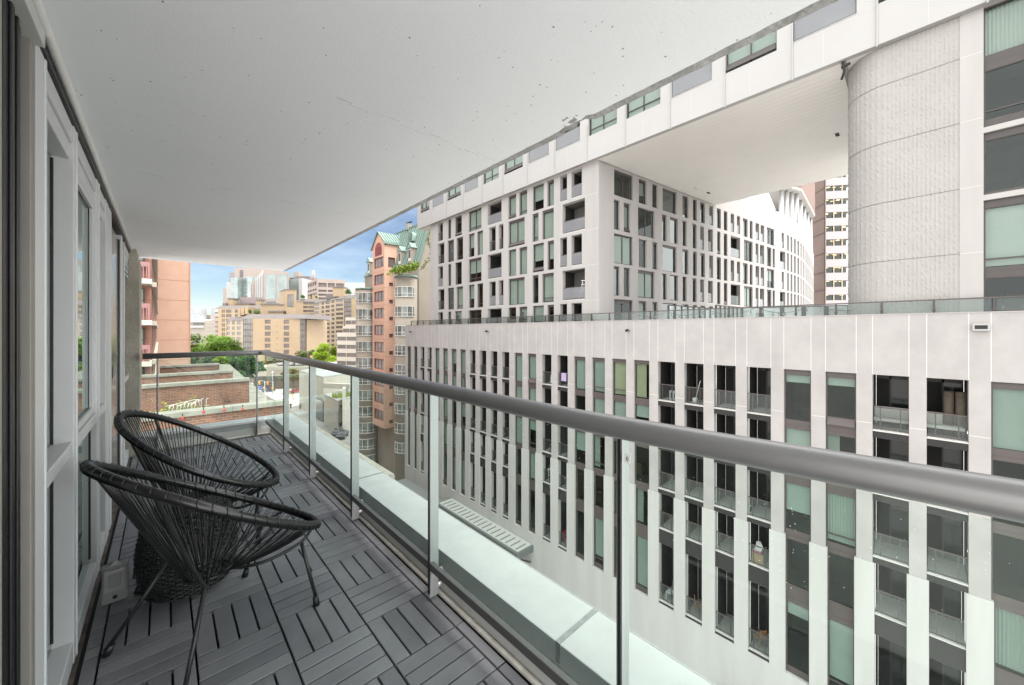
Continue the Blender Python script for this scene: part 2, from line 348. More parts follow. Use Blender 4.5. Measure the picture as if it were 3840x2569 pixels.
cb.poly([(-.8, CY1, CEIL), (-.8, CY1, CEIL + .2), (CX1, CY1, CEIL + .2), (CX1, CY1, CEIL + .012), (jag[-1], CY1, CEIL)])
cb.poly([(-.8, -1.6, CEIL + .2), (CX1, -1.6, CEIL + .2), (CX1, CY1, CEIL + .2), (-.8, CY1, CEIL + .2)][::-1])
cb.poly([(-.8, -1.6, CEIL), (CX1, -1.6, CEIL), (CX1, -1.6, CEIL + .2), (-.8, -1.6, CEIL + .2)])
struct(cb.build('balcony_ceiling', [M_ceil, mat('slab_edge_concrete', (.36, .36, .355), .9, var=.25, vs=14, bump=.6, bs=60), mat('faint_pour_line', (.52, .53, .54), .9)]))

# --- parapet kerb with white flashing
kb = thing('parapet', 'low grey balcony kerb capped with broad white metal flashing outside the glass railing', 'parapet', loc=(1.2, 3, -.2))
def P(o, par):                                  # parent while keeping world placement
    o.parent = par; o.location = tuple(o.location[i] - par.location[i] for i in range(3)); return o
m = MB(); m.box(1.075, 1.34, -1.6, 6.2, -.3, .105); m.box(-.2, 1.075, 5.945, 6.2, -.3, .105)
P(m.build('kerb', mat('kerb_paint', (.52, .515, .49), .7, var=.1, vs=4, bump=.1, bs=30)), kb)
m = MB(); fz = .195
edges = [-1.6, -.55, .93, 3.05, 5.2, 6.215]
for a, b in zip(edges, edges[1:]):
    m.box(1.10, 1.352, a + .002, b - .002, .1055, fz); m.box(1.352, 1.358, a + .002, b - .002, -.1, fz + .001)
m.box(-.2, 1.0985, 5.962, 6.215, .1055, fz - .003)
P(m.build('flashing', mat('flashing_metal', (.36, .373, .366), .45, var=.07, vs=7, bump=.05, bs=5), None, .004), kb)
m = MB()
for y in (.93, 3.05): m.box(1.0995, 1.353, y - .011, y + .011, .12, fz + .0022)
m.box(1.101, 1.114, -1.5, 5.94, .1058, .1075)
P(m.build('flashing_seam', mat('grey_sealant', (.20, .21, .205), .6, var=.3, vs=30), None), kb)
m = MB(); m.tube([(1.063, -1.3, .012), (1.063, 1.2, .013), (1.063, 5.92, .012)], .0135, 8); m.tube([(-.2, 5.935, .012), (1.06, 5.935, .012)], .0135, 8)
P(m.build('cove_sealant', mat('beige_sealant', (.50, .475, .43), .6, var=.25, vs=9, bump=.3, bs=20)), kb)

# --- glass railing
rl = thing('glass_railing', 'grey metal balcony railing with thick round handrail over green tinted glass panels', 'railing', loc=(1, 3, 0))
RX, RY, RZ = .972, 5.885, 1.098
m = MB()
arc = [(RX, -1.5, RZ + .05), (RX, -.2, RZ + .022), (RX, .3, RZ + .008), (RX, .7, RZ), (RX, 2.2, RZ), (RX, RY - .055, RZ)] + [(RX - .055 + .055 * math.cos(a), RY - .055 + .055 * math.sin(a), RZ) for a in [R(15 * k) for k in range(1, 7)]] + [(.85, RY, RZ), (-.168, RY, RZ)]
m.tube(arc, .0325, 28)
P(m.build('handrail', mat('handrail_metal', (.235, .232, .23), .4, metal=.55, var=.05, vs=4, bump=.02, bs=300)), rl)
for a, b in (((RX, RY - .06, RZ), (RX, RY - .064, RZ)), ((RX - .055, RY, RZ), (RX - .059, RY, RZ))):
    m = MB(); m.tube([a, b], .0335, 28); P(m.build('handrail_joint', M_brown), rl)
py = [.605, 1.69, 2.765, 3.815, 4.83]
def post(x0, x1, y0, y1, br):
    m = MB(); m.box(x0, x1, y0, y1, .022, RZ - .028); o = P(m.build('post', mat('post_metal', (.36, .37, .37), .4, metal=.35, var=.03, vs=4), None, .002), rl)
    for z in (.058, .13):
        b = MB(); b.tube(br(z), .0115, 12); c = b.build('bracket', mat('bracket_metal', (.62, .60, .58), .4, metal=.4), o)
    e = MB()
    if x1 - x0 > y1 - y0: e.box(x0 - .009, x0 - .0005, y0 - .006, y0 + .004, .05, RZ - .03)
    else: e.box(x0 - .003, x0 + .004, y0 - .009, y0 - .0005, .05, RZ - .03)
    e.build('gasket', M_black, o)
for y in py: post(.992, 1.044, y - .007, y + .007, lambda z, y=y: [(1.04, y + .012, z), (1.078, y + .012, z)])
for x in (-.046, .905): post(x - .007, x + .007, 5.89, 5.935, lambda z, x=x: [(x + .012, 5.92, z), (x + .012, 5.948, z)])
ends = [-1.5] + py + [5.86]
for a, b in zip(ends, ends[1:]):
    m = MB(); m.box(.9985, 1.0065, a + .012, b - .012, .205, RZ - .03); P(m.build('glass_panel', G_rail), rl)
    m = MB(); m.box(.988, 1.012, a + .009, b - .009, .168, .206); P(m.build('bottom_rail', mat('dark_rail_metal', (.10, .098, .095), .45, metal=.3), None, .002), rl)
for a, b in ((-.165, -.056), (-.036, .893), (.917, .985)):
    m = MB(); m.box(a, b, 5.898, 5.906, .215, RZ - .03); P(m.build('glass_panel', G_rail), rl)
    m = MB(); m.box(a, b, 5.89, 5.914, .185, .216); P(m.build('bottom_rail', M_alu, None, .002), rl)
rgd = random.Random(21); m = MB()
for k in range(300):
    y = rgd.choice([rgd.uniform(.66, 1.66), rgd.uniform(.66, 1.05), rgd.uniform(1.72, 2.72), rgd.uniform(-.2, .55)]); z = 1.06 - abs(rgd.gauss(0, .11)) - .01
    if rgd.random() < .3: y = rgd.choice([.86, 1.3, 2.1, .2]) + rgd.gauss(0, .02); z = rgd.uniform(.8, 1.0)
    r_ = rgd.uniform(.0003, .0009); m.ball((.9978, y, z), r_, 5, 3, rgd.uniform(1, 1.5))
o = P(m.build('water_drops', mat('water_drop', (.75, .78, .78), .08, spec=.9)), rl); o['kind'] = 'stuff'
# small sticker with a figure on the glass beside the near post
m = MB(); m.box(.9972, .9979, .568, .588, .993, 1.022); st = P(m.build('sticker', mat('sticker_white', (.75, .75, .72), .5)), rl)
def text_mesh(name, body, size, m, par, loc, rot):
    fc = bpy.data.curves.new(name, 'FONT'); fc.body = body; fc.size = size; fc.align_x = 'CENTER'
    fo = bpy.data.objects.new(name + '_curve', fc); COL.objects.link(fo)
    me = bpy.data.meshes.new_from_object(fo.evaluated_get(bpy.context.evaluated_depsgraph_get())); bpy.data.objects.remove(fo)
    me.materials.clear(); me.materials.append(m); o = bpy.data.objects.new(name, me); COL.objects.link(o)
    o.parent = par; o.location = loc; o.rotation_euler = rot; return o
text_mesh('sticker_figure', '6', .02, M_dark, st, (.9966, .578, 1.0), (R(90), 0, R(-90)))

# --- window wall of our own building
ww = thing('window_wall', 'grey aluminium window wall with tall green glass panes and a balcony door on our side of the balcony', 'window wall', loc=(-.3, 3, 0))
PXg = -.318           # glass plane
mull = [(1.757, 1.885), (2.415, 2.477), (3.165, 3.252), (3.61, 3.80), (3.86, 3.99), (4.88, 4.99), (5.22, 5.285)]
TR = [(.862, .912)]
HB, HT = .055, 2.17
def add(name, m, mt, par=None, bev=0):
    return P(m.build(name, mt, None, bev), par or ww) if (par is None or par is ww) else m.build(name, mt, par, bev)
for i, (a, b) in enumerate(mull):
    m = MB(); m.box(-.40, WX, a, b, -.02, 2.245)
    if i in (0, 1, 2): m.box(WX - .012, WX + .004, b - .012, b + .004, -.02, 2.24)
    o = add('mullion', m, M_frame, None, .003)
    px_ = (-.335, -.335, -.303, -.322)[min(i, 3)]; g_ = MB(); g_.box(px_ - .004, px_ + .0045, a - .009, a - .0005, .1, 2.09); g_.build('gasket', M_black, o)
bays = [(1.885, 2.415), (2.477, 3.165), (3.252, 3.61)]
for (a, b), PXg in zip(bays + [(5.285, 5.95)], (-.335, -.303, -.322, -.31)):
    m = MB(); m.box(-.40, WX - .004, a + .001, b - .001, 2.17, 2.242); m.box(-.40, WX - .012, a + .001, b - .001, 2.10, 2.169); add('head', m, M_frame, None, .003)
    m = MB(); m.box(-.40, WX - .003, a + .001, b - .001, .862, .915); add('transom', m, M_frame, None, .003)
    m = MB(); m.box(-.40, WX - .003, a + .001, b - .001, -.02, .075); add('sill', m, M_frame, None, .003)
    m = MB(); m.box(PXg - .006, PXg, a + .003, b - .003, .918, 2.098); add('pane', m, G_own)
    m = MB(); m.box(PXg - .006, PXg, a + .003, b - .003, .077, .86); add('pane', m, G_own)
# second, slightly set-back sash in the opening bay
m = MB()
a, b = 2.477, 3.165
for y0, y1, z0, z1 in ((a + .002, a + .03, .92, 2.095), (b - .045, b - .002, .92, 2.095), (a + .03, b - .045, .92, .955), (a + .03, b - .045, 2.06, 2.095)): m.box(-.302, WX - .012, y0, y1, z0, z1)
add('window_sash', m, M_frame, None, .002)
# door leaf
m = MB(); m.box(-.335, -.295, 3.995, 4.845, .03, 2.2)
d = add('door', m, mat('door_glass_painted_reflection', (.22, .19, .175), .16, var=.25, vs=2.2, stretch=(1, 5, .35)))  # glass door; the brown streaky reflection is put into its colour
m = MB(); m.box(-.2945, -.272, 4.02, 4.075, 1.03, 1.125); m.build('handle', M_black, d, .003)
m = MB(); m.box(-.335, -.285, 4.846, 4.862, .03, 2.2); m.build('seal', M_black, d)
m = MB()
for z in (1.98, 2.03, 2.08, 2.13): m.hexa([(-.335, 5.29, z), (-.285, 5.29, z - .02), (-.285, 5.93, z - .02), (-.335, 5.93, z), (-.335, 5.29, z + .02), (-.285, 5.29, z), (-.285, 5.93, z), (-.335, 5.93, z + .02)])
add('louvre', m, M_frame)
m = MB(); m.box(-.42, WX + .006, 1.0, 5.95, 2.246, 2.272); add('head_seal', m, M_black)
m = MB(); m.tube([(WX + .012, -.6, 2.288), (WX + .016, 1.7, 2.286), (WX + .013, 3.6, 2.287), (WX + .015, 5.95, 2.286)], .014, 8); add('caulking', m, mat('white_caulk', (.72, .72, .71), .7, bump=.4, bs=25))
m = MB(); m.box(-.40, WX + .012, 1.9, 5.95, -.04, -.0215); add('floor_flashing', m, mat('rust_stained_trim', (.10, .085, .075), .8, var=.6, vs=12))
# dim room behind the glass
m = MB()
m.poly([(-3.4, .2, -.05), (-.41, .2, -.05), (-.41, 6.3, -.05), (-3.4, 6.3, -.05)]); m.poly([(-3.4, .2, 2.29), (-3.4, 6.3, 2.29), (-.41, 6.3, 2.29), (-.41, .2, 2.29)])
m.poly([(-3.4, .2, -.05), (-3.4, 6.3, -.05), (-3.4, 6.3, 2.29), (-3.4, .2, 2.29)]); m.poly([(-3.4, 6.3, -.05), (-.41, 6.3, -.05), (-.41, 6.3, 2.29), (-3.4, 6.3, 2.29)])
m.poly([(-3.4, .2, -.05), (-3.4, .2, 2.29), (-.41, .2, 2.29), (-.41, .2, -.05)])
add('room_interior', m, mat('dim_room', (.45, .44, .42), .9))
# open sliding door in the near corner
sl = thing('sliding_door', 'open sliding door jamb with black rubber seals at the near edge of the balcony', 'door', loc=(-.3, 1.5, 0))
m = MB(); m.box(-.42, -.2725, 1.70, 1.744, -.02, 2.25); P(m.build('jamb', mat('taupe_jamb', (.25, .235, .215), .55, var=.08, vs=2, bump=.04, bs=160), None, .003), sl)
m = MB(); m.box(-.40, -.283, 1.497, 1.652, -.02, 2.25); m.box(-.283, -.277, 1.54, 1.565, -.02, 2.25); m.box(-.283, -.278, 1.60, 1.615, -.02, 2.25); P(m.build('rubber_seal', M_black, None, .003), sl)
m = MB(); m.box(-.36, -.2835, 1.02, 1.494, -.02, 2.25); P(m.build('door_leaf', mat('beige_leaf', (.33, .31, .27), .6), None, .003), sl)
m = MB(); m.box(-.42, -.262, .2, 1.74, 2.252, 2.272); m.box(-.30, -.252, .2, 1.73, 2.204, 2.25); P(m.build('track', mat('pale_track', (.52, .52, .51), .5), None, .002), sl)
# concrete column closing the balcony
cl = MB(); cl.box(-.75, -.222, 5.955, 6.55, -3, CEIL); cl.box(-.2218, -.196, 5.955, 6.55, -.02, CEIL - .12)
o = cl.build('concrete_column', mat('rendered_column', (.36, .335, .28), .9, var=.18, vs=3, bump=.5, bs=45)); tag(o, 'beige rendered column at the far end of the window wall', 'column')

# ================================================================== FURNITURE
M_cord = mat('black_pvc_cord', (.008, .008, .0085), .28, spec=.6); M_steel = mat('black_powder_coat', (.016, .016, .017), .38)
def chair(label, cx, cy, cz, Lr, Wr, tilt, head, egg, base_head, foot_r):
    t = thing('string_chair', label, 'chair', 'black string lounge chairs on the balcony', (cx, cy, 0))
    ca, sa = math.cos(head), math.sin(head)
    def rim(th, k=1.0):
        l_ = Lr * math.cos(th) * k; w_ = Wr * math.sin(th) * (1 + egg * math.cos(th)) * k
        return Vector((ca * l_ - sa * w_, sa * l_ + ca * w_, cz - tilt * l_ - .012 * math.sin(th) ** 2))
    N = 120
    pts = [rim(2 * math.pi * i / N) for i in range(N)]
    # cord-wrapped rim: many small ridges
    m = MB(); NR = 560; P_ = [rim(2 * math.pi * i / NR) for i in range(NR)]
    m.tube(P_, [.0185 + (.0013 if i % 2 else -.0006) for i in range(NR)], 10, closed=True)
    rm = m.build('rim', M_cord, t)
    hub = Vector((-.045 * ca, -.045 * sa, .292))
    hubz = Vector((ca, sa, 0))
    m = MB(); nc = 58
    for i in range(nc):
        th = 2 * math.pi * (i + .5) / nc
        a = rim(th); b = hub + Vector((ca * .085 * math.cos(th) - sa * .075 * math.sin(th), sa * .085 * math.cos(th) + ca * .075 * math.sin(th), .0))
        mid = (a + b) * .5; d = (a - b)
        sag = Vector((0, 0, -.02 - .012 * math.cos(th)))
        tw = .007
        for q in (-1, 1):
            off = Vector((-sa * math.cos(th) - ca * math.sin(th), ca * math.cos(th) - sa * math.sin(th), 0)) * tw * q
            pp = []
            for s in range(7):
                f = s / 6; pp.append(b + d * f + sag * (4 * f * (1 - f)) + off * f * 1.25)
            m.tube(pp, .0025, 5)
        # loop over the rim
        n_ = (a - Vector((0, 0, cz))).normalized()
        lp = [a - n_ * .02 + Vector((0, 0, -.004)), a - n_ * .012 + Vector((0, 0, .019)), a + n_ * .008 + Vector((0, 0, .0215)), a + n_ * .0215 + Vector((0, 0, .004)), a + n_ * .014 + Vector((0, 0, -.016))]
        m.tube(lp, .0028, 5)
    m.build('seat_cords', M_cord, t)
    # steel hub ring and front bow
    m = MB(); m.tube([hub + Vector((ca * .085 * math.cos(a) - sa * .075 * math.sin(a), sa * .085 * math.cos(a) + ca * .075 * math.sin(a), 0)) for a in [2 * math.pi * k / 28 for k in range(28)]], .007, 8, closed=True)
    m.build('hub_ring', M_steel, t)
    def cs(points, r, n=10):                       # smooth a polyline
        P2 = [Vector(p) for p in points]; outp = []
        for i in range(len(P2) - 1):
            p0 = P2[max(i - 1, 0)]; p1 = P2[i]; p2 = P2[i + 1]; p3 = P2[min(i + 2, len(P2) - 1)]
            for k in range(5):
                u = k / 5; outp.append(.5 * ((2 * p1) + (p2 - p0) * u + (2 * p0 - 5 * p1 + 4 * p2 - p3) * u * u + (3 * p1 - p0 - 3 * p2 + p3) * u ** 3))
        outp.append(P2[-1]); return outp
    bw = lambda a, b, z: Vector((ca * a - sa * b, sa * a + ca * b, z))
    # four legs: rear pair rise to the back of the rim, front pair carry a bow under the seat edge
    feet = [Vector((foot_r * math.cos(base_head + q), foot_r * math.sin(base_head + q), .012)) for q in (R(45), R(135), R(225), R(315))]
    fj = [bw(.275, .18, .318), bw(-.125, .19, .325), bw(-.125, -.17, .325), bw(.275, -.18, .318)]
    for i in range(4):
        m = MB(); m.tube([feet[i] + Vector((0, 0, .012)), feet[i] * .5 + fj[i] * .5, fj[i]], .0088, 10)
        lg = m.build('leg', M_steel, t)
        d = (fj[i] - feet[i]).normalized()
        c = MB(); c.tube([feet[i] + Vector((0, 0, -.012)), feet[i] + d * .034], [.0155, .0125], 12); c.build('foot_cap', M_black, lg)
    m = MB(); m.tube(cs([rim(R(22), .99), fj[0], bw(.11, .13, .285), bw(.02, .0, .278), bw(.11, -.13, .285), fj[3], rim(R(-22), .99)], .007), .0075, 8)
    m.build('front_bow', M_steel, t)
    for i, an in ((1, 140), (2, -140)):
        m = MB(); m.tube(cs([hub + Vector((0, 0, -.005)), fj[i], fj[i] * .5 + rim(R(an)) * .5 + Vector((0, 0, -.01)), rim(R(an))], .007), .0075, 8)
        m.build('back_stay', M_steel, t)
    return t
chair('black string lounge chair nearest the camera, its wrapped rim seen almost edge-on', .194, 2.201, .606, .409, .384, .633, .309, -.045, R(24), .40)
chair('black string lounge chair behind the other one, nearer the brick terraces', .195, 3.03, .640, .375, .393, .678, -.185, -.038, R(-6), .38)

# wicker stool between the chairs
st = thing('wicker_stool', 'round black wicker stool tucked between the two string chairs', 'stool', loc=(.105, 2.695, 0))
M_wick = mat('black_wicker', (.016, .017, .017), .4, spec=.5)
m = MB(); prof = []
HW = .44
def rad(z): return .155 + .055 * math.sin(math.pi * min(1, (z / HW) * .92 + .06)) ** .9
rows = 34
for k in range(rows):                             # horizontal weavers wave in and out around the stakes
    z = .035 + (HW - .045) * k / (rows - 1); r0 = rad(z); pts = []
    for q in range(88):
        a = 2 * math.pi * q / 88; r = r0 + .0045 * math.cos(22 * a + math.pi * (k % 2)); pts.append((r * math.cos(a), r * math.sin(a), z))
    m.tube(pts, .0042, 5, closed=True)
m.build('weave', M_wick, st)
m = MB()
for q in range(44):
    a = 2 * math.pi * q / 44; m.tube([(rad(z) * math.cos(a), rad(z) * math.sin(a), z) for z in [.03 + (HW - .04) * k / 8 for k in range(9)]], .0035, 5)
m.build('stakes', M_wick, st)
m = MB(); m.lathe([(.13, HW - .012), (.170, HW - .006), (.164, HW + .008), (.10, HW + .012)], n=40)
for k in range(8): m.tube([((.03 + .017 * k) * math.cos(a), (.03 + .017 * k) * math.sin(a), HW + .012) for a in [2 * math.pi * q / 36 for q in range(36)]], .0055, 5, closed=True)
m.build('stool_top', M_wick, st)
for q in range(4):
    a = R(20 + 90 * q); m = MB(); m.tube([(.13 * math.cos(a), .13 * math.sin(a), 0), (.13 * math.cos(a), .13 * math.sin(a), .04)], .016, 10); m.build('foot', M_black, st)

# weatherproof socket box by the wall
ob = thing('socket_box', 'grey weatherproof outdoor socket box with hinged cover standing against the window wall', 'socket box', loc=(-.18, 2.78, 0))
M_gal = mat('grey_cast_metal', (.25, .255, .245), .5, metal=.25, var=.15, vs=9)
m = MB(); m.box(-.047, .047, .0, .045, .0, .1854); m.build('box_body', M_gal, ob, .004)
m = MB(); m.box(-.040, .040, -.014, -.0005, .06, .168); cv = m.build('cover', mat('cover_metal', (.30, .305, .295), .42, metal=.3, var=.1, vs=12), ob, .004)
m = MB(); m.box(-.022, .022, -.018, -.0145, .085, .15); m.build('cover_relief', M_gal, cv, .002)
for a in (-.036, .014):
    m = MB(); m.box(a, a + .022, -.020, -.0005, .1685, .178); m.build('hinge', M_gal, ob, .002)
m = MB(); m.tube([(0, -.0005, .028), (0, -.006, .028)], .009, 16); m.build('screw', M_dark, ob)
m = MB(); m.hexa([(-.02, .005, .1855), (.02, .005, .1855), (.02, .03, .1855), (-.02, .03, .1855), (-.002, .012, .207), (.002, .012, .207), (.002, .022, .207), (-.002, .022, .207)]); m.build('spout_cap', M_gal, ob)

# ================================================================== OPPOSITE BUILDINGS
rnd = random.Random(11)
def wall_mesh(fr, Ln, z0, z1, rows, thick=.32, base=None):
    """Solid wall with openings: full-length bands between rows, piers within rows."""
    m = LF(fr) if base is None else base
    rows = sorted(rows, key=lambda r: r[0]); z = z0
    for zb, zt, ops in rows:
        if zb - z > .004: m.lb(0, Ln, -thick, 0, z, zb)
        s = 0
        for a, b, *_ in sorted(ops):
            if a - s > .004: m.lb(s, a, -thick, 0, zb, zt)
            s = b
        if Ln - s > .004: m.lb(s, Ln, -thick, 0, zb, zt)
        z = zt
    if z1 - z > .004: m.lb(0, Ln, -thick, 0, z, z1)
    return m

def win(root, fr, a, b, zb, zt, style='W', top=.22, bot=.1, dp=.14, parent_name='window', fm=None, blind=None, glassm=None, sash=None, two=False):
    """Framed window: dark frame with head panel, pane, optional blind or curtain and a small lower sash."""
    fm = fm or M_brown2; f = .05
    m = LF(fr); d0, d1 = -dp - .07, -dp
    m.lb(a, b, d0, d1, zt - top, zt - .001); m.lb(a, b, d0, d1, zb + .001, zb + bot)
    m.lb(a, a + f, d0, d1, zb + bot, zt - top); m.lb(b - f, b, d0, d1, zb + bot, zt - top)
    if top > .15: m.lb(a + .02, b - .02, d1, d1 + .012, zt - top + .03, zt - .04)
    if bot > .3: m.lb(a, b, d1, d1 + .03, zb + bot - .06, zb + bot)
    lo = zb + bot
    if sash:
        m.lb(a + f, b - f, d0, d1, lo + sash, lo + sash + .05)
    if two:
        c = (a + b) / 2; m.lb(c - f / 2, c + f / 2, d0, d1, lo, zt - top)
    o = m.build(parent_name, fm, root)
    q = LF(fr); q.lq(a + f, b - f, -dp - .035, lo, zt - top); q.build('pane', glassm or G_win, o)
    if blind:
        kind, frac = blind; h = zt - top - lo
        if kind == 'blind':
            q = LF(fr); q.lb(a + f, b - f, -dp - .13, -dp - .12, zt - top - h * frac, zt - top - .003); q.build('blind', M_blind, o)
        else:
            q = LF(fr); n = max(8, int((b - a) / .05)); wv = (b - a - 2 * f) * (1 if frac > .99 else frac)
            for k in range(n):
                s0 = a + f + wv * k / n; s1 = a + f + wv * (k + 1) / n
                da, db = -dp - .14 - (.035 if k % 2 else 0), -dp - .14 - (0 if k % 2 else .035)
                pp = q.pt; q.poly([pp(s0, da, lo + .05), pp(s1, db, lo + .05), pp(s1, db, zt - top - .003), pp(s0, da, zt - top - .003)])
            q.build('curtain', M_curtaint if kind == 'cream' else M_curtain, o)
    if sash and rnd.random() < .35:
        q = LF(fr); pp = q.pt; t = .035; outd = .16
        A = [pp(a + f, -dp + .005, lo + sash - .02), pp(b - f, -dp + .005, lo + sash - .02), pp(b - f, -dp + outd, lo + .03), pp(a + f, -dp + outd, lo + .03)]
        B = [(x, y, z + t) for x, y, z in A]; q.hexa([A[3], A[2], A[1], A[0], B[3], B[2], B[1], B[0]]); q.build('open_sash', fm, o)
    return o

def balc(root, fr, a, b, zb, zt, beam=.32, depth=1.7, rail=1.05, gl=None, posts=True, door=True, name='balcony'):
    """Recessed balcony: dark lined recess, slab edge, glass front with posts and top rail."""
    m = LF(fr)
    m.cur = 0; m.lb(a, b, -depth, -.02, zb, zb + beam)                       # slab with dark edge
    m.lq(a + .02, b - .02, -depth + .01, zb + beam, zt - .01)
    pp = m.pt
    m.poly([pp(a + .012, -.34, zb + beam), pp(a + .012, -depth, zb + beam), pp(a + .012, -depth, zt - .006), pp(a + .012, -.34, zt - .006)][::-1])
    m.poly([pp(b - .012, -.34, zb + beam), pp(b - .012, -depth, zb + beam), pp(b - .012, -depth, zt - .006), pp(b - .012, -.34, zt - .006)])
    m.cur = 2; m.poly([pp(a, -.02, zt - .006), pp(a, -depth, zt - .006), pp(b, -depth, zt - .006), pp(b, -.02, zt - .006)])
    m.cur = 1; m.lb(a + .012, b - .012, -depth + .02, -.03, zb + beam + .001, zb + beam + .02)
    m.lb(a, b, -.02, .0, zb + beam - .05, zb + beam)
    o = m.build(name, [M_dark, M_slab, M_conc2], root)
    if door:
        q = LF(fr); c = a + (b - a) * .42; q.lb(c, c + .06, -depth + .012, -depth + .05, zb + beam, zt - .1); q.lb(a + .03, b - .03, -depth + .012, -depth + .05, zt - .3, zt - .1)
        q.build('door_frame', M_brown, o)
        q = LF(fr); q.lq(c + .06, b - .04, -depth + .03, zb + beam + .06, zt - .3); q.build('door_pane', mat('dark_door_glass', (.022, .026, .024), .12, spec=.4), o)
    r = LF(fr); zz = zb + beam
    r.lb(a + .03, b - .03, -.13, -.085, zz + rail - .045, zz + rail)
    r.lb(a + .03, b - .03, -.125, -.09, zz + .05, zz + .085)
    if posts:
        for f in (.22, .78):
            c = a + (b - a) * f; r.lb(c - .018, c + .018, -.14, -.1, zz, zz + rail - .045)
    r.build('balcony_rail', M_brown2, o)
    q = LF(fr); q.lq(a + .03, b - .03, -.085, zz + .09, zz + rail - .05); q.build('glass_front', gl or G_bal, o)
    return o
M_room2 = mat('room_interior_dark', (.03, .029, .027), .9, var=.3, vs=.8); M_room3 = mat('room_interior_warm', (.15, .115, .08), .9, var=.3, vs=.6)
M_conc2 = mat('balcony_soffit_paint', (.45, .43, .41), .85)

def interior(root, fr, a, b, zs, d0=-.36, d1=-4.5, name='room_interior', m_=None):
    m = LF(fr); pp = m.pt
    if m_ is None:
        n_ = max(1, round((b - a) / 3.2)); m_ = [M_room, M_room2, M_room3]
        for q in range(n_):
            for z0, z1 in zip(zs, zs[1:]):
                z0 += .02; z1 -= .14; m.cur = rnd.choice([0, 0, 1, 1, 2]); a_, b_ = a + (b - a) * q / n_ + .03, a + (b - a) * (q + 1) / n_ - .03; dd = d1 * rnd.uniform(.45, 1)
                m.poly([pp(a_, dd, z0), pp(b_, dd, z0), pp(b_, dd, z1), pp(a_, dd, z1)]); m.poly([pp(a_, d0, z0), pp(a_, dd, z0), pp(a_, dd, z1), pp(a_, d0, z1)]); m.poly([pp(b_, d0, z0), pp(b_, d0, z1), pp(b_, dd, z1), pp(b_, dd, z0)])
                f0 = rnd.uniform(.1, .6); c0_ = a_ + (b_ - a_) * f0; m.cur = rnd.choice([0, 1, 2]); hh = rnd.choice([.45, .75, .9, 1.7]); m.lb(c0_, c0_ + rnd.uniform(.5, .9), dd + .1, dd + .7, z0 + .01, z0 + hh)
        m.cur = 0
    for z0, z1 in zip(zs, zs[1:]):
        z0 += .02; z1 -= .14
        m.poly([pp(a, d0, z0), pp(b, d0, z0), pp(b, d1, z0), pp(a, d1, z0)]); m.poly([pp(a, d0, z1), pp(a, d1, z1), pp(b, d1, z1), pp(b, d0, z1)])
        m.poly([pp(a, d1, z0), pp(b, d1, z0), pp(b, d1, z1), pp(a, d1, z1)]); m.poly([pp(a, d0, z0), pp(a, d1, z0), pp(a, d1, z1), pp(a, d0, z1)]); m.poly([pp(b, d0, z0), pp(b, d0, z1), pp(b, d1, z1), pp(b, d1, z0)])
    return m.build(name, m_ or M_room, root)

# ---------------- podium: long white wall of narrow stacked openings
PXF = 22.0; PY1, PY0 = 43.2, -9.0
pod = thing('podium_building', 'long off-white podium with tall narrow piers, stacked windows and balconies, straight across the street', 'building', loc=(22, 20, GROUND))
def put(o, r): o.location = tuple(o.location[i] - r.location[i] for i in range(3)); return o
frp, Lp = frame((PXF, PY1), (PXF, PY0)); S = lambda y: PY1 - y
pcols = [(41.76, 42.72), (40.16, 41.07), (38.53, 39.5), (36.93, 37.87), (35.32, 36.26), (33.69, 34.69), (32.08, 33.04), (30.48, 31.46), (28.88, 29.81), (27.24, 28.25), (25.66, 26.61), (24.07, 25.03), (22.45, 23.43), (20.86, 21.83), (19.24, 20.22), (17.64, 18.63), (16.05, 17.06), (14.44, 15.48), (12.84, 13.88), (11.26, 12.29), (9.66, 10.7), (8.08, 9.13), (6.48, 7.54), (4.92, 5.96), (3.35, 4.39), (1.8, 2.83), (.23, 1.29), (-1.3, -.25), (-2.86, -1.82), (-4.4, -3.36), (-6.0, -4.96)]
ptype = "WWBBWWWWBBBBWWBBWWWWBBBBWWBBWWB"
zt_, zl = -.45, [-3.1, -5.75, -8.4, -11.4, -15.05]
ZT = 2.06
ops = [(S(y1), S(y0)) for y0, y1 in pcols]; ops_low = [(a + .06, b - .06) for a, b in ops]
m = wall_mesh(frp, Lp, -8.4, ZT, [(-8.4, zt_, ops)], .34)
m.lb(-.0, Lp, -7.5, -.34, ZT - .35, ZT - .03)       # terrace slab
o = put(m.build('wall', M_conc, pod), pod)
m = LF(frp); m2 = wall_mesh((tuple(frp[0][i] + frp[2][i] * .055 for i in (0, 1)), frp[1], frp[2]), Lp, GROUND, -8.404, [(zl[-1], -8.404, ops_low)], .395)
put(m2.build('lower_wall', mat('lightened_smooth_panel', (.375, .368, .355), .75, var=.09, vs=.9, stretch=(1, 1, .12), bump=.1, bs=30), pod), pod)  # smooth lower panels, colour lightened to make up for the dim street
m = LF(frp)                                         # faint vertical panel joints above the openings and horizontal ones across piers
jm = mat('panel_joint', (.47, .445, .425), .8)
for i, (a, b) in enumerate(ops):
    for s in (a, b): m.lb(s - .012, s + .012, .0, .003, zt_ + .012, ZT - .002)
for k in range(len(ops) - 1): m.lb(ops[k][1] + .01, ops[k + 1][0] - .01, .0, .004, -2.52, -2.495)
put(m.build('panel_joints', jm, pod), pod)['kind'] = 'stuff'
m = LF(frp); m.lb(0, .34, -9, -.34, GROUND, ZT); put(m.build('end_wall', M_concl, pod), pod)
m = LF(frp); m.lb(-.0, Lp, -.9, .02, ZT, ZT + .035); put(m.build('coping', M_concl, pod), pod)
groups = []; k = 0
while k < len(ptype):
    j = k
    while j + 1 < len(ptype) and ptype[j + 1] == ptype[k]: j += 1
    groups.append((k, j, ptype[k])); k = j + 1
tops = [zt_] + zl[:-1]
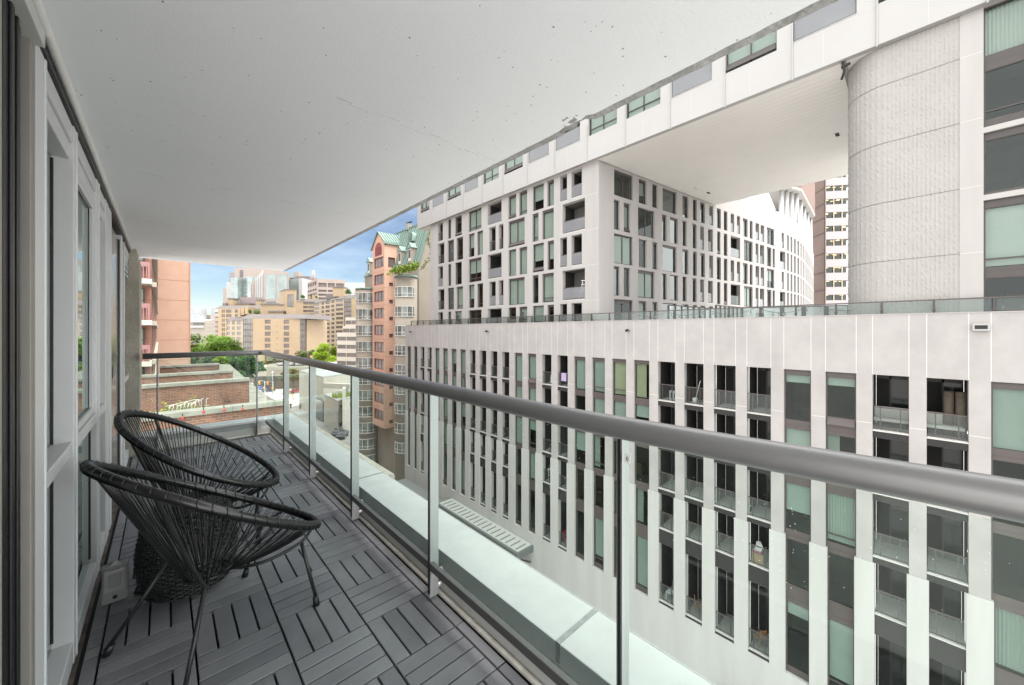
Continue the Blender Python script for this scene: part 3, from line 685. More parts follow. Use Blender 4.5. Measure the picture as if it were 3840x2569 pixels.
for k, j, t in groups:
    if t == 'W': put(interior(pod, frp, ops[k][0] - .3, ops[j][1] + .3, sorted(zl + [zt_ + .2])), pod)
cover = ['blind', 'blind', 'curtain', None, 'blind', None, 'side', 'curtain', None]
for i, (a, b) in enumerate(ops):
    for r_ in range(5):
        zb, zt = zl[r_], tops[r_]
        aa, bb = (a, b) if r_ < 3 else (a + .06, b - .06)
        if ptype[i] == 'W':
            bl = rnd.choice(cover); bl = ('curtain', rnd.uniform(.25, .5)) if bl == 'side' else ((bl, rnd.choice([.2, .35, .6, .85, 1.0, 1.0]) if bl == 'blind' else 1.0) if bl else None)
            if r_ == 0 and 16 <= i <= 19: bl = (('curtain', 1.0), ('curtain', 1.0), ('cream', 1.0), ('cream', .72))[i - 16]
            if r_ == 0 and i in (24, 25): bl = ('blind', .17)
            if r_ == 0 and i in (4, 5, 7, 12, 28): bl = ('blind', 1.0)
            sash = .33 if (i % 4 in (1, 2) and (r_ + i) % 2 == 1) or (r_ == 0 and i in (17, 18, 25, 13)) else None
            bot = [.24, .24, .26, .62, .34][r_]
            put(win(pod, frp, aa + .002, bb - .002, zb, zt, top=[.26, .2, .2, .24, .26][r_], bot=bot, sash=sash, blind=bl, glassm=G_pod), pod)
        else:
            put(balc(pod, frp, aa + .002, bb - .002, zb, zt, beam=[.32, .32, .3, .9, .26][r_] if r_ != 4 else .2, depth=1.8, rail=.98), pod)

# ---------------- terrace railing, lights, screens on the podium roof
rr = thing('roof_railing', 'thin dark bronze railing with clear glass panels along the edge of the podium roof', 'railing', loc=(22.6, 18, ZT))
fr2, L2 = frame((22.13, 42.0), (22.13, -8.5))
m = LF(fr2); m.lb(0, L2, -.03, .03, ZT + .52, ZT + .57); put(m.build('top_rail', M_brown2, rr), rr)
k = 0; s = .1
while s < L2:
    m = LF(fr2); m.lb(s - .03, s + .03, -.035, .035, ZT + .036, ZT + .52); m.lb(s - .045, s + .045, -.05, .05, ZT + .1, ZT + .2); put(m.build('post', M_brown, rr), rr)
    m = LF(fr2); m.lq(s + .05, min(L2, s + 1.42), 0, ZT + .06, ZT + .515); put(m.build('glass_panel', G_bal, rr), rr); s += 1.46
sl_ = thing('string_light', 'string of small festoon bulbs hanging behind the podium roof railing', 'string lights', loc=(23, 3, ZT))
pts = []; y = 13.0
bulbs = []
while y > -5:
    for q in range(8):
        f = q / 8; pts.append((22.95, y - 2.4 * f, ZT + .56 - .30 * 4 * f * (1 - f)))
    for f in (.12, .32, .5, .7, .9): bulbs.append((22.95, y - 2.4 * f, ZT + .56 - .30 * 4 * f * (1 - f)))
    y -= 2.4
m = MB(); m.tube(pts, .011, 5); put(m.build('cord', M_black, sl_), sl_)
for p in bulbs:
    m = MB(); m.tube([(p[0], p[1], p[2] - .005), (p[0], p[1], p[2] - .09)], [.022, .03], 6); m.ball((p[0], p[1], p[2] - .13), .045, 6, 4); put(m.build('bulb', mat('bulb_glass', (.25, .23, .20), .25), sl_), sl_)
G_scr = glass('frosted_screen_glass', (.80, .86, .84), .8, 1.5, haze=(.62, .68, .67, .7))
def screens(name, label, pA, pB, n, h, z=ZT, cols=None):
    t = thing(name, label, 'privacy screen', loc=(pA[0], pA[1], z)); fr, Ln = frame(pA, pB)
    m = LF(fr); m.lb(0, Ln, -.04, .04, z + h - .06, z + h); put(m.build('top_rail', M_brown, t), t)
    for k in range(n + 1):
        s = Ln * k / n; w_ = cols or .045
        m = LF(fr); m.lb(max(0, s - w_), min(Ln, s + w_), -.06, .06, z, z + h - .06); put(m.build('post', M_brown, t), t)
        if k < n:
            m = LF(fr); m.lq(s + w_, s + Ln / n - w_, 0, z + .03, z + h - .06); put(m.build('frosted_panel', G_scr, t), t)
screens('privacy_screen', 'row of frosted glass screens in front of the white side wing on the roof terrace', gp(2506, 23.8), gp(2682, 27.6), 8, 1.0)
screens('privacy_screen', 'short run of frosted glass screens turning the corner in the middle of the roof terrace', gp(2684, 24.2), gp(2778, 26.6), 6, 1.02)
screens('privacy_screen', 'long frosted glass screen between wide dark posts at the back of the roof terrace', gp(2780, 27.0), gp(3186, 24.4), 5, 1.02, cols=.12)
for lab, ua, ub in (('small framed glass divider on the terrace at the far left of the white block', 1706, 1748), ('small framed glass divider on the terrace below the middle of the white block', 1945, 1985)):
    t = thing('terrace_divider', lab, 'divider', 'glass dividers on the roof terrace', loc=(22.3, onX(ua, 22.3), ZT)); yb = onX(ub, 22.4)
    m = MB(); m.box(.0, .05, -.04, .04, 0, .98); m.build('post', M_brown, t)
    m = MB(); m.box(-.9, -.86, -.04, .04, 0, .9); m.build('post', M_brown, t)
    m = MB(); m.hexa([(-.9, -.03, .9), (.05, -.03, .98), (.05, .03, .98), (-.9, .03, .9), (-.9, -.03, .95), (.05, -.03, 1.03), (.05, .03, 1.03), (-.9, .03, .95)]); m.build('top_rail', M_brown, t)
    m = MB(); m.poly([(-.86, 0, .05), (0, 0, .05), (0, 0, .98), (-.86, 0, .9)]); m.build('glass_panel', G_bal, t); t.location.x = 22.95 + .9
    t.rotation_euler.z = R(20); t.location.x = 23.3
# folded bistro chairs' backs on the terrace
for lab, u in (('dark folding bistro chair back behind the roof railing, left one of two', 2850), ('dark folding bistro chair back behind the roof railing, right one of two', 2932)):
    p = gp(u, 22.6); t = thing('bistro_chair', lab, 'chair', 'bistro chairs on the roof terrace', loc=(p[0], p[1], ZT))
    m = MB(); m.tube([(-.22, 0, 0), (-.22, .0, .40), (.22, 0, .40), (.22, 0, 0)], .016, 6); m.tube([(-.2, 0, .12), (.2, 0, .38)], .012, 5); m.tube([(-.2, 0, .38), (.2, 0, .12)], .012, 5); m.build('back_frame', M_black, t)
    m = MB(); m.box(-.2, .2, -.18, .2, .16, .18); m.build('seat', M_black, t); t.rotation_euler.z = -YAW

# ---------------- white block above the podium
PXB = 22.4; SOF = 13.4
blk = thing('apartment_block', 'white block of staggered windows and balconies rising behind the podium roof at centre', 'building', loc=(24, 26, ZT))
frb, Lb = frame((PXB, 37.87), (PXB, 15.2)); SB = lambda y: 37.87 - y
rA = [(35.25, 36.26, 'B'), (33.65, 34.29, 'G'), (31.72, 32.93, 'W'), (28.46, 30.54, 'D'), (25.54, 27.52, 'B'), (23.63, 24.62, 'W'), (22.28, 23.25, 'W'), (20.4, 21.63, 'W'), (19.33, 20.02, 'W'), (18.03, 18.7, 'B'), (16.65, 17.61, 'B')]
rB = [(34.98, 36.26, 'B'), (33.14, 34.33, 'G'), (31.49, 32.67, 'W'), (29.59, 30.54, 'W'), (28.23, 29.15, 'W'), (26.36, 27.29, 'B'), (25.29, 25.92, 'B'), (22.58, 24.62, 'D'), (20.98, 21.67, 'W'), (19.35, 20.58, 'W'), (16.38, 18.46, 'B')]
lev = [(11.27, 13.3), (8.75, 11.05), (6.22, 8.52), (3.68, 5.98), (2.06, 3.46)]
rows = []
for i, (zb, zt) in enumerate(lev): rows.append((zb, zt, [(SB(b), SB(a), t) for a, b, t in (rA if i % 2 == 0 else rB)]))
put(wall_mesh(frb, Lb, ZT - .3, SOF - .002, rows, .34).build('wall', M_concl, blk), blk)
put(interior(blk, frb, .35, Lb - .6, [2.0, 3.6, 6.1, 8.65, 11.15, 13.38], d1=-5.5), blk)
def fill(root, fr, rows, bl_p=.7, grey=.3, dp=.14):
    for zb, zt, ops in rows:
        for a, b, t in ops:
            hz = zt - zb
            if t == 'B': put(balc(root, fr, a + .002, b - .002, zb, zt, beam=.05, depth=1.5, rail=.95 if hz > 1.8 else .5, gl=rnd.choice([G_fr, G_fr, G_bal]), posts=False, door=b - a > 1.2), root)
            else:
                r_ = rnd.random(); bl = ('blind', rnd.choice([.6, 1, 1, 1])) if r_ < bl_p * .6 else (('curtain', 1.0) if r_ < bl_p else None)
                gm = G_win
                if t == 'E': bl = None; gm = G_dark
                if t == 'G': bl = ('blind', 1.0); gm = G_grey
                put(win(root, fr, a + .002, b - .002, zb, zt, top=.17 if rnd.random() < .6 else .06, bot=.07, dp=dp, sash=.27 if (t == 'W' and rnd.random() < .5) or (t == 'D' and rnd.random() < .4) else None, blind=bl, glassm=gm, two=t == 'D'), root)
fill(blk, frb, rows)
m = LF(frb); jm2 = mat('white_sealant_joint', (.52, .49, .46), .9)
for z in (11.15, 8.63, 6.1, 3.57): m.lb(SB(16.35) + .02, Lb - .01, 0, .003, z, z + .012)
put(m.build('panel_joints', jm2, blk), blk)['kind'] = 'stuff'
# side wing running back under the bridge and curving away
c0 = Vector((PXB, 15.2)); eW = Vector((math.cos(R(7.4)), -math.sin(R(7.4))))
wing = thing('rear_wing', 'white wing of narrow windows running back under the bridge and curving out of sight', 'building', loc=(40, 12, ZT))
P33 = c0 + eW * 33.6
frw, Lw = frame(c0, P33)
wA = [(1.65, 3.85, 'D'), (4.55, 5.55, 'W'), (6.3, 7.0, 'W'), (7.7, 9.75, 'E'), (10.65, 11.6, 'E'), (12.35, 13.0, 'E'), (13.6, 14.4, 'E'), (15.2, 15.9, 'B'), (16.6, 17.4, 'W'), (18.0, 18.7, 'W'), (19.4, 20.13, 'B'), (20.73, 21.43, 'B'), (22.06, 23.15, 'W'), (23.68, 24.34, 'W'), (25.07, 25.99, 'B'), (26.36, 27.28, 'B'), (27.98, 30.0, 'D'), (32.2, 32.87, 'B')]
wB = [(1.63, 2.3, 'G'), (2.75, 3.5, 'W'), (4.45, 6.6, 'D'), (7.6, 8.3, 'E'), (8.75, 9.95, 'E'), (10.65, 11.3, 'E'), (12.25, 12.95, 'E'), (13.6, 14.25, 'B'), (15.0, 15.85, 'B'), (16.7, 17.3, 'W'), (18.0, 18.7, 'W'), (19.4, 21.43, 'B'), (22.3, 24.34, 'D'), (25.07, 25.8, 'B'), (26.2, 27.28, 'B'), (27.98, 29.2, 'W'), (29.6, 30.2, 'W'), (31.7, 33.3, 'B')]
lw = [(11.3, 13.2), (8.8, 10.98), (6.35, 8.52), (3.98, 6.12), (2.06, 3.72)]
for z in range(5): pass
rows = []
for i, (zb, zt) in enumerate(lw): rows.append((zb, zt, [(a, b, t) for a, b, t in (wA if i % 2 == 0 else wB)]))
WT = 15.5
m = wall_mesh(frw, Lw, ZT - .3, 13.32, rows, .34)
m.lb(15.4, Lw, -.34, 0, 13.32, WT)
put(m.build('wall', M_concl, wing), wing)
put(interior(wing, frw, 1.0, 33.5, [2.0, 3.85, 6.25, 8.66, 11.1, 13.3], d1=-5), wing)
rowsW = rows
fill(wing, frw, rowsW, .55)
pl = [P33, Vector((58.5, 10.7)), Vector((62, 10.6)), Vector((66, 10.8)), Vector((70, 11.15)), Vector((75, 11.6)), Vector((81, 12.2)), Vector((88, 13.0))]
for i in range(len(pl) - 1):
    f_, l_ = frame(pl[i], pl[i + 1]); n = max(2, int(l_ / 1.5)); rws = []
    for zb, zt in lw[:4]: rws.append((zb, zt, [(l_ * (k + .25) / n, l_ * (k + .75) / n, 'W') for k in range(n)]))
    put(wall_mesh(f_, l_, ZT - .3, WT, rws, .3).build('curved_wall', M_concl, wing), wing)
    m = LF(f_)
    for zb, zt, o_ in rws:
        for a, b, _ in o_: m.lq(a, b, -.22, zb, zt)
    o = put(m.build('window_strip', M_far, wing), wing); o['kind'] = 'stuff'

# ---------------- white panelled bridge block spanning overhead
BX1 = 38.6
brg = thing('bridge_block', 'white metal-panelled storey bridging overhead from the white block to the ribbed tower, smooth soffit beneath', 'building', loc=(30, 16, SOF))
Y1b, Y0b = 40.16, -9.0
frg, Lg = frame((PXF, Y1b), (PXF, Y0b)); SG = lambda y: Y1b - y
wn = [(37.43, 39.41, 'w'), (34.52, 36.75, 'g'), (31.32, 33.75, 'w'), (28.48, 30.68, 'g'), (25.46, 27.71, 'w'), (22.4, 24.74, 'p'), (19.5, 21.74, 'g'), (16.52, 18.8, 'g'), (13.51, 15.78, 'w'), (10.55, 12.85, 'w'), (7.64, 9.87, 'g'), (4.68, 6.96, 'w'), (1.79, 4.03, 'g'), (-1.7, 1.11, 'w'), (-4.6, -2.4, 'g')]
SILL = 15.12; HEAD = 17.5
m = wall_mesh(frg, Lg, SOF, 19.2, [(SILL, HEAD, [(SG(b), SG(a), t) for a, b, t in wn])], .3)
put(m.build('wall', M_white, brg), brg)
put(interior(brg, frg, .5, Lg - .3, [SILL - .15, HEAD + .1], d1=-4, m_=mat('pale_room', (.42, .42, .40), .9)), brg)
sm_ = mat('panel_shadow_joint', (.40, .39, .38), .8)
for y in (36.86, 33.9, 30.91, 27.87, 24.92, 21.87, 18.93, 15.92, 12.92, 9.98, 7.02, 4.08, 1.19, -1.7, -4.7):
    m = LF(frg); s = SG(y); m.lb(s - .012, s + .012, 0, .004, SOF + .02, SILL - .004); m.lb(s + .018, s + .06, 0, .05, SOF - .08, SILL + .9); put(m.build('panel_fin', M_white, brg), brg)
m = LF(frg); m.lb(.02, Lg, 0, .004, SILL - .1, SILL - .085)
for a, b, t in wn:
    s = (SG(a) + SG(b)) / 2; m.lb(s - .007, s + .007, 0, .003, SOF + .02, SILL - .11); s = SG(b) - .02; m.lb(s - .006, s + .006, 0, .003, SOF + .02, SILL - .11)
put(m.build('panel_joints', sm_, brg), brg)
for a, b, t in wn:
    if t == 'g':
        o = put(balc(brg, frg, SG(b) + .002, SG(a) - .002, SILL, HEAD, beam=.03, depth=1.6, rail=1.1, gl=G_fr, posts=True, door=True), brg)
    else: put(win(brg, frg, SG(b) + .002, SG(a) - .002, SILL, HEAD, top=.1, bot=.08, sash=.36, two=True, blind=rnd.choice([('blind', 1.0), ('blind', .8), ('curtain', 1.0)]), fm=M_brown), brg)
m = MB(); m.poly([(PXF + .301, Y1b, SOF + .006), (PXF + .301, Y0b, SOF + .006), (BX1, Y0b, SOF + .006), (BX1, Y1b, SOF + .006)])
m.poly([(BX1, Y1b, SOF), (BX1, Y0b, SOF), (BX1, Y0b, 19.2), (BX1, Y1b, 19.2)]); m.poly([(PXF, Y1b, 19.2), (PXF, Y0b, 19.2), (BX1, Y0b, 19.2), (BX1, Y1b, 19.2)]); m.poly([(PXF, Y1b, SOF), (BX1, Y1b, SOF), (BX1, Y1b, 19.2), (PXF, Y1b, 19.2)])
put(m.build('soffit', M_soff, brg), brg)
m = MB(); sj = mat('soffit_board_joint', (.50, .485, .46), .6); x = PXF + .35
while x < BX1: m.box(x - .006, x + .006, 2.5, 14.6, SOF + .0015, SOF + .005); x += .42
put(m.build('soffit_boards', sj, brg), brg)
m = MB(); m.box(PXF + .05, BX1, 2.15, 2.33, SOF - .05, SOF - .002); put(m.build('movement_joint', mat('movement_joint', (.20, .19, .18), .6), brg), brg)
m = MB(); m.tube([(PXF + .12, 2.25, SOF - .02), (PXF + .12, 2.2, SOF - .5), (PXF + .2, 2.3, SOF - .8)], .05, 6); m.tube([(PXF + .1, 2.0, SOF - .25), (PXF + .14, 2.3, SOF - .3)], .06, 6); put(m.build('hanging_cable', M_dark, brg), brg)
for u, d in ((3140, 24.5), (2657, 27.9), (2610, 27.4)):
    t = 12.02 / ((CY - (505 if u == 3140 else 723 if u == 2657 else 707)) / FPX); p = gp(u, t)
    m = MB(); m.box(p[0] - .25, p[0] + .25, p[1] - .09, p[1] + .09, SOF - .02, SOF - .004); put(m.build('soffit_vent', M_dark if u != 2610 else sj, brg), brg)
# white panel block's own front wall continues above: pier column at the block corner
# ---------------- ribbed concrete tower on the right
twr = thing('ribbed_tower', 'pale tower with vertically ribbed concrete and one rounded corner carrying the bridge, on the right', 'building', loc=(24, -2, ZT))
TX = 22.3; rc = 1.3; yc = .9
path = []
y = -1.1
while y < yc: path.append((TX, y, (-1, 0))); y += .04
for k in range(0, 33):
    a = R(90 * k / 32); path.append((TX + rc - rc * math.cos(a), yc + rc * math.sin(a), (-math.cos(a), math.sin(a))))
x = TX + rc + .04
while x < TX + 12: path.append((x, yc + rc, (0, 1))); x += .04
rib_m = mat('ribbed_concrete', (.282, .270, .255), .9, var=.05, vs=.8, bump=.45, bs=14)
jz = [ZT - .3, 4.33, 6.8, 9.31, 11.77, SOF - .003]
for z0, z1 in zip(jz, jz[1:]):
    m = MB(); nz = 30; base = 0
    prof = []
    for i, (x, y, n) in enumerate(path):
        ph = i % 3; o_ = .015 if ph == 0 else 0.0
        prof.append((x + n[0] * o_, y + n[1] * o_))
    for k in range(nz + 1):
        z = z0 + .012 + (z1 - z0 - .024) * k / nz
        for i, (x, y) in enumerate(prof):
            n = path[i][2]; e = random.uniform(-.016, .004) if i % 3 == 0 else 0
            m.v.append((x + n[0] * e, y + n[1] * e, z))
    N_ = len(prof)
    for k in range(nz):
        for i in range(N_ - 1): m.f.append((k * N_ + i, (k + 1) * N_ + i, (k + 1) * N_ + i + 1, k * N_ + i + 1)); m.mi.append(0); m.smooth.append(False)
    put(m.build('ribbed_panel', rib_m, twr), twr)
m = MB(); m.prism([(TX + .02, -1.09)] + [(TX + .03 + rc - rc * math.cos(R(9 * k)), yc - .03 + rc * math.sin(R(9 * k))) for k in range(11)] + [(TX + 12, yc + rc - .03), (TX + 12, -1.09)], ZT - .3, SOF - .005)
put(m.build('core_wall', mat('joint_backing', (.25, .23, .20), .9), twr), twr)  # core behind the joints, slightly darker than the ribbed panels
frt, Lt = frame((TX - .02, -1.1), (TX - .02, -9)); tw = [(2.32, 4.15, [(.56, 2.3, 0)]), (4.36, 6.15, [(.56, 2.3, 0)]), (6.42, 8.95, [(.56, 2.3, 0)]), (9.25, 11.62, [(.56, 2.3, 0)]), (11.72, 13.38, [(.56, 2.3, 0)])]
tw2 = [(2.08, 3.62, [(.57, 2.3, 0), (2.9, 4.6, 0)]), (3.62, 6.22, [(.57, 2.3, 0), (2.9, 4.6, 0)]), (6.42, 8.72, [(.57, 2.3, 0), (2.9, 4.6, 0)]), (8.92, 11.3, [(.57, 2.3, 0), (2.9, 4.6, 0)]), (11.3, 13.38, [(.57, 2.3, 0), (2.9, 4.6, 0)])]
put(wall_mesh(frt, Lt, ZT - .3, SOF - .003, tw2, .3).build('smooth_wall', M_concl, twr), twr)
put(interior(twr, frt, .4, 6, [2.0, 3.8, 6.4, 8.9, 11.4, 13.39]), twr)
m = LF(frt)
for z in (4.33, 6.8, 9.31, 11.77): m.lb(.01, .555, 0, .003, z - .006, z + .006)
put(m.build('panel_joints', jm2, twr), twr)['kind'] = 'stuff'
for i, (zb, zt, ops) in enumerate(tw2):
    for a, b, _ in ops: put(win(twr, frt, a + .002, b - .002, zb, zt, top=.3 if i != 4 else .05, bot=.12 if i in (2,) else (.3 if i > 2 else .12), dp=.12, fm=M_brown, sash=.28 if i in (1, 3) else None, blind=[None, ('blind', .98), None, None, ('curtain', 1.0)][i]), twr)

# ================================================================== DISTANCE
def simple_facade(root, fr, Ln, z0, z1, rows, wallm, winm, thick=.4, dp=.15, fm=None, wname='window', mull=0, part='wall'):
    put(wall_mesh(fr, Ln, z0, z1, rows, thick).build(part, wallm, root), root)
    for zb, zt, ops in rows:
        for a, b, *_ in ops:
            m = LF(fr); m.cur = 1; m.lq(a, b, -dp, zb, zt); m.cur = 0
            f = min(.12, (b - a) * .06)
            if fm:
                for q in range(1, mull + 1):
                    c = a + (b - a) * q / (mull + 1); m.lb(c - f / 2, c + f / 2, -dp + .002, -dp + .05, zb, zt)
                m.lb(a, b, -dp + .052, -dp + .10, zt - f, zt); m.lb(a, b, -dp + .052, -dp + .10, zb, zb + f); m.lb(a, a + f, -dp + .052, -dp + .10, zb + f, zt - f); m.lb(b - f, b, -dp + .052, -dp + .10, zb + f, zt - f)
            put(m.build(wname, [fm or winm, winm], root), root)
def boxpart(name, m_, root, pts, z0, z1):
    m = MB(); m.prism(pts, z0, z1); return put(m.build(name, m_, root), root)
def ccw(p):
    a = sum(p[i][0] * p[(i + 1) % len(p)][1] - p[(i + 1) % len(p)][0] * p[i][1] for i in range(len(p))); return p if a > 0 else p[::-1]
def behind(p0, p1, depth):                        # rectangle behind a facade line
    fr, Ln = frame(p0, p1); n = fr[2]; return ccw([p0, p1, (p1[0] - n[0] * depth, p1[1] - n[1] * depth), (p0[0] - n[0] * depth, p0[1] - n[1] * depth)])
def inset(p0, p1, t=.42):
    fr, Ln = frame(p0, p1); n = fr[2]; return (p0[0] - n[0] * t, p0[1] - n[1] * t), (p1[0] - n[0] * t, p1[1] - n[1] * t)

M_tan = mat('tan_brick', (.29, .215, .138), .85, var=.06, vs=.25, bump=.1, bs=4)
M_tan2 = mat('tan_concrete_band', (.33, .265, .19), .85, var=.06, vs=.3)
M_roofd = mat('dark_mansard_metal', (.11, .095, .088), .6, var=.1, vs=.4)
M_beige = mat('beige_precast', (.27, .24, .20), .85, var=.07, vs=.4, bump=.1, bs=5)
M_band = mat('banded_beige', (.38, .335, .285), .85, var=.05, vs=.3)
M_salm = mat('salmon_precast', (.56, .355, .265), .85, var=.06, vs=.4, bump=.1, bs=6)
M_red = mat('red_window_frame', (.30, .08, .065), .55)
M_wfr = mat('white_window_frame', (.62, .61, .57), .5)
M_pinkw = mat('salmon_brick_wall', (.44, .295, .22), .9, var=.06, vs=.5, bump=.2, bs=12)
M_br = brick('terrace_brick', (.235, .105, .065), (.14, .066, .046), (.25, .20, .16), .24, .085)
M_br2 = brick('balcony_brick', (.36, .16, .11), (.27, .115, .085), (.36, .27, .21), .3, .1)
M_cop = mat('stone_coping', (.20, .195, .165), .9, var=.25, vs=2, bump=.4, bs=12)
M_gbld = mat('grey_pink_tower', (.26, .215, .19), .8, var=.04, vs=.1)
M_glt = mat('pale_curtain_glass', (.22, .28, .27), .15, var=.35, vs=.12, spec=.8)

# --- stepped brick terraces below the end of the balcony
ter = thing('brick_terrace', 'stepped red-brick terrace walls with grey stone copings just beyond the end of the balcony', 'building', loc=(1, 20, GROUND))
TK = 1.3
def tw_(y, z, x1, zb, th=.45, x0=-7):
    y *= TK; x1 *= TK; z = EYE + (z - EYE) * TK; zb = EYE + (zb - EYE) * TK
    m = MB(); m.box(x0, x1, y, y + th, zb, z - .16); put(m.build('brick_wall', M_br, ter), ter)
    m = MB(); x = x0
    while x < x1: m.box(x + .01, min(x1, x + 2.4) + .02, y - .08, y + th + .08, z - .16, z); x += 2.42
    put(m.build('coping', M_cop, ter), ter)
tw_(13.0, -.72, 2.72, -6.5, x0=-3); tw_(20.0, -.68, 2.78, -4.4); tw_(26.0, -.80, 2.85, -4.6); tw_(32.0, -.78, 2.78, -4, x0=-.2)
for i, (y0, y1, z) in enumerate(((17.4, 26, -4.9), (26.5, 33.8, -3.7), (34.3, 35, -3.2))):
    m = MB(); m.box(-7, 3.6, y0, y1, z - .3, z); put(m.build('terrace_floor', mat('terrace_floor', (.25, .23, .21), .9, var=.2, vs=1), ter), ter)
SC = lambda p: (p[0] * TK, p[1] * TK, EYE + (p[2] - EYE) * TK)
m = MB(); m.hexa([SC(p) for p in [(2.9, 13.5, -5.5), (3.3, 13.5, -5.5), (3.3, 37, -5.5), (2.9, 37, -5.5), (2.9, 13.5, -2.5), (3.3, 13.5, -2.5), (3.3, 37, -1.4), (2.9, 37, -1.4)]]); put(m.build('side_wall', mat('stained_concrete', (.26, .24, .21), .9, var=.5, vs=1.2), ter), ter)
m = MB(); y = 13.5
while y < 37: z = -2.5 + (y - 13.5) / 23.5 * 1.1; m.hexa([SC(p) for p in [(2.86, y, z), (3.9, y, z), (3.9, y + 1.46, z + .07), (2.86, y + 1.46, z + .07), (2.86, y, z + .18), (3.9, y, z + .10), (3.9, y + 1.46, z + .17), (2.86, y + 1.46, z + .25)]]); y += 1.5
put(m.build('side_coping', M_cop, ter), ter)
m = MB(); m.box(3.4 * TK, 6.3 * TK, 14.0 * TK, 46 * TK, GROUND, EYE - 5.75 * TK); put(m.build('side_block', brick('lower_brick', (.26, .12, .08), (.18, .085, .06), (.25, .2, .16), .3, .1), ter), ter)
m = MB(); y = 13.9
while y < 46: m.hexa([SC(p) for p in [(5.25, y, -4.33), (6.62, y, -4.45), (6.62, y + 2.33, -4.45), (5.25, y + 2.33, -4.33), (5.25, y, -4.0), (6.62, y, -4.2), (6.62, y + 2.33, -4.2), (5.25, y + 2.33, -4.0)]]); y += 2.36
put(m.build('roof_coping', M_cop, ter), ter)
# wall lanterns on the nearest brick wall
for i, (u, v) in enumerate(((685, 1570), (764, 1545), (841, 1538), (911, 1535))):
    x = onY(u, 16.75); dd = x * FW[0] + 16.75 * FW[1]; t = thing('wall_lantern', ['small red wall lantern on the brick wall, first from the left', 'small red wall lantern on the brick wall, second from the left', 'small red wall lantern on the brick wall, third from the left', 'small red wall lantern on the brick wall, fourth from the left'][i], 'lantern', 'red lanterns on the brick wall', loc=(x, 16.86, zv(v, dd)))
    m = MB(); m.box(-.012, .012, -.04, .038, .07, .15); m.tube([(0, -.03, .1), (0, -.03, .055)], .012, 6); m.build('bracket', M_black, t)
    m = MB(); m.lathe([(.012, -.07), (.035, -.05), (.04, .02), (.018, .055)], (0, -.03, 0), 10); m.build('lamp_glass', mat('red_lantern', (.42, .04, .035), .35), t)
# weeds and discarded furniture frames on the terrace
M_stem = mat('plant_stem', (.23, .17, .11), .9); M_leafy = mat('yellow_green_leaf', (.30, .36, .05), .6, var=.3, vs=3)
def leafmesh(m, c, n, sp, sz, rg, flat=.6):
    for _ in range(n):
        a = rg.uniform(0, 6.283); r = sp * rg.random() ** .5; p = Vector(c) + Vector((r * math.cos(a), r * math.sin(a), rg.uniform(-sp, sp) * flat))
        d = Vector((rg.uniform(-1, 1), rg.uniform(-1, 1), rg.uniform(-.6, .6))).normalized(); e = d.cross(Vector((rg.uniform(-1, 1), rg.uniform(-1, 1), rg.uniform(-1, 1)))).normalized(); s = sz * rg.uniform(.6, 1.3)
        m.poly([p - d * s, p + e * s * .55, p + d * s, p - e * s * .55])
rg = random.Random(5)
def far(u, v, Y):
    x = onY(u, Y); return Vector((x, Y, zv(v, x * FW[0] + Y * FW[1])))
b0 = far(668, 1535, 24.5); pt = thing('terrace_shrub', 'straggly yellow-green climbing shrub on the brick terrace below the end railing', 'shrub', loc=b0)
st_ = MB(); lf = MB()
for k in range(30):
    p = Vector((rg.uniform(-.15, .1), 0, -.3)); q = [p]; d = Vector((rg.uniform(-.75, .75), rg.uniform(-.1, .12), rg.uniform(.5, 1.0))) * .30
    for s in range(5): d += Vector((rg.uniform(-.09, .09), rg.uniform(-.03, .03), rg.uniform(-.09, .02))); q.append(q[-1] + d * .75)
    st_.tube(q, [.013 - .0015 * s for s in range(6)], 4)
    for s in (2, 3, 4, 5):
        if rg.random() < .7: leafmesh(lf, q[s], 8, .075, .04, rg)
st_.build('stems', M_stem, pt); lf.build('leaves', M_leafy, pt)
b0 = far(860, 1505, 24.8); pt = thing('bare_shrub', 'bare brown twiggy shrub against the brick wall on the right of the terrace', 'shrub', loc=b0); m = MB()
for k in range(9):
    q = [Vector((rg.uniform(-.3, .3), 0, -.1))]; d = Vector((rg.uniform(-.16, .2), 0, .2))
    for s in range(5): d += Vector((rg.uniform(-.1, .1), 0, rg.uniform(-.04, .04))); q.append(q[-1] + d * .7)
    m.tube(q, [.014, .012, .01, .008, .006, .004], 4)
m.build('twigs', mat('dry_twig', (.10, .06, .045), .9), pt)
b0 = far(680, 1530, 23.5); fr_ = thing('chair_frame', 'tangle of discarded white metal chair frames on the brick terrace', 'chair frames', loc=b0); m = MB()
for k in range(8):
    x = -.45 + k * .13; h = .12 + .10 * (k / 7) + .05 * math.sin(k * 2)
    m.tube([(x, 0, -.1), (x + .05, 0, h), (x + .16, 0, h + .03), (x + .2, 0, 0)], .010, 5); m.tube([(x + .03, .1, -.1), (x + .07, .1, h), (x + .16, .1, h + .03)], .010, 5); m.tube([(x + .05, 0, h), (x + .07, .1, h)], .008, 5)
m.tube([(-.55, 0, .15), (.5, .03, .33), (.75, .06, .28)], .01, 5); m.tube([(.2, .03, .05), (.75, .06, .28)], .01, 5); m.build('tube_frame', mat('white_tube', (.66, .64, .60), .5), fr_)
for lab, u in (('left of two grey bent vent pipes behind the brick wall coping', 755), ('right of two grey bent vent pipes behind the brick wall coping', 774)):
    b0 = far(u, 1520, 23.5); m = MB(); m.tube([b0 + Vector((0, 0, -1)), b0 + Vector((0, 0, .25)), b0 + Vector((.02, 0, .31)), b0 + Vector((.08, 0, .33))], .022, 8); tag(m.build('vent_pipe', mat('grey_pipe', (.33, .33, .32), .6)), lab, 'pipe', 'vent pipes on the terrace')

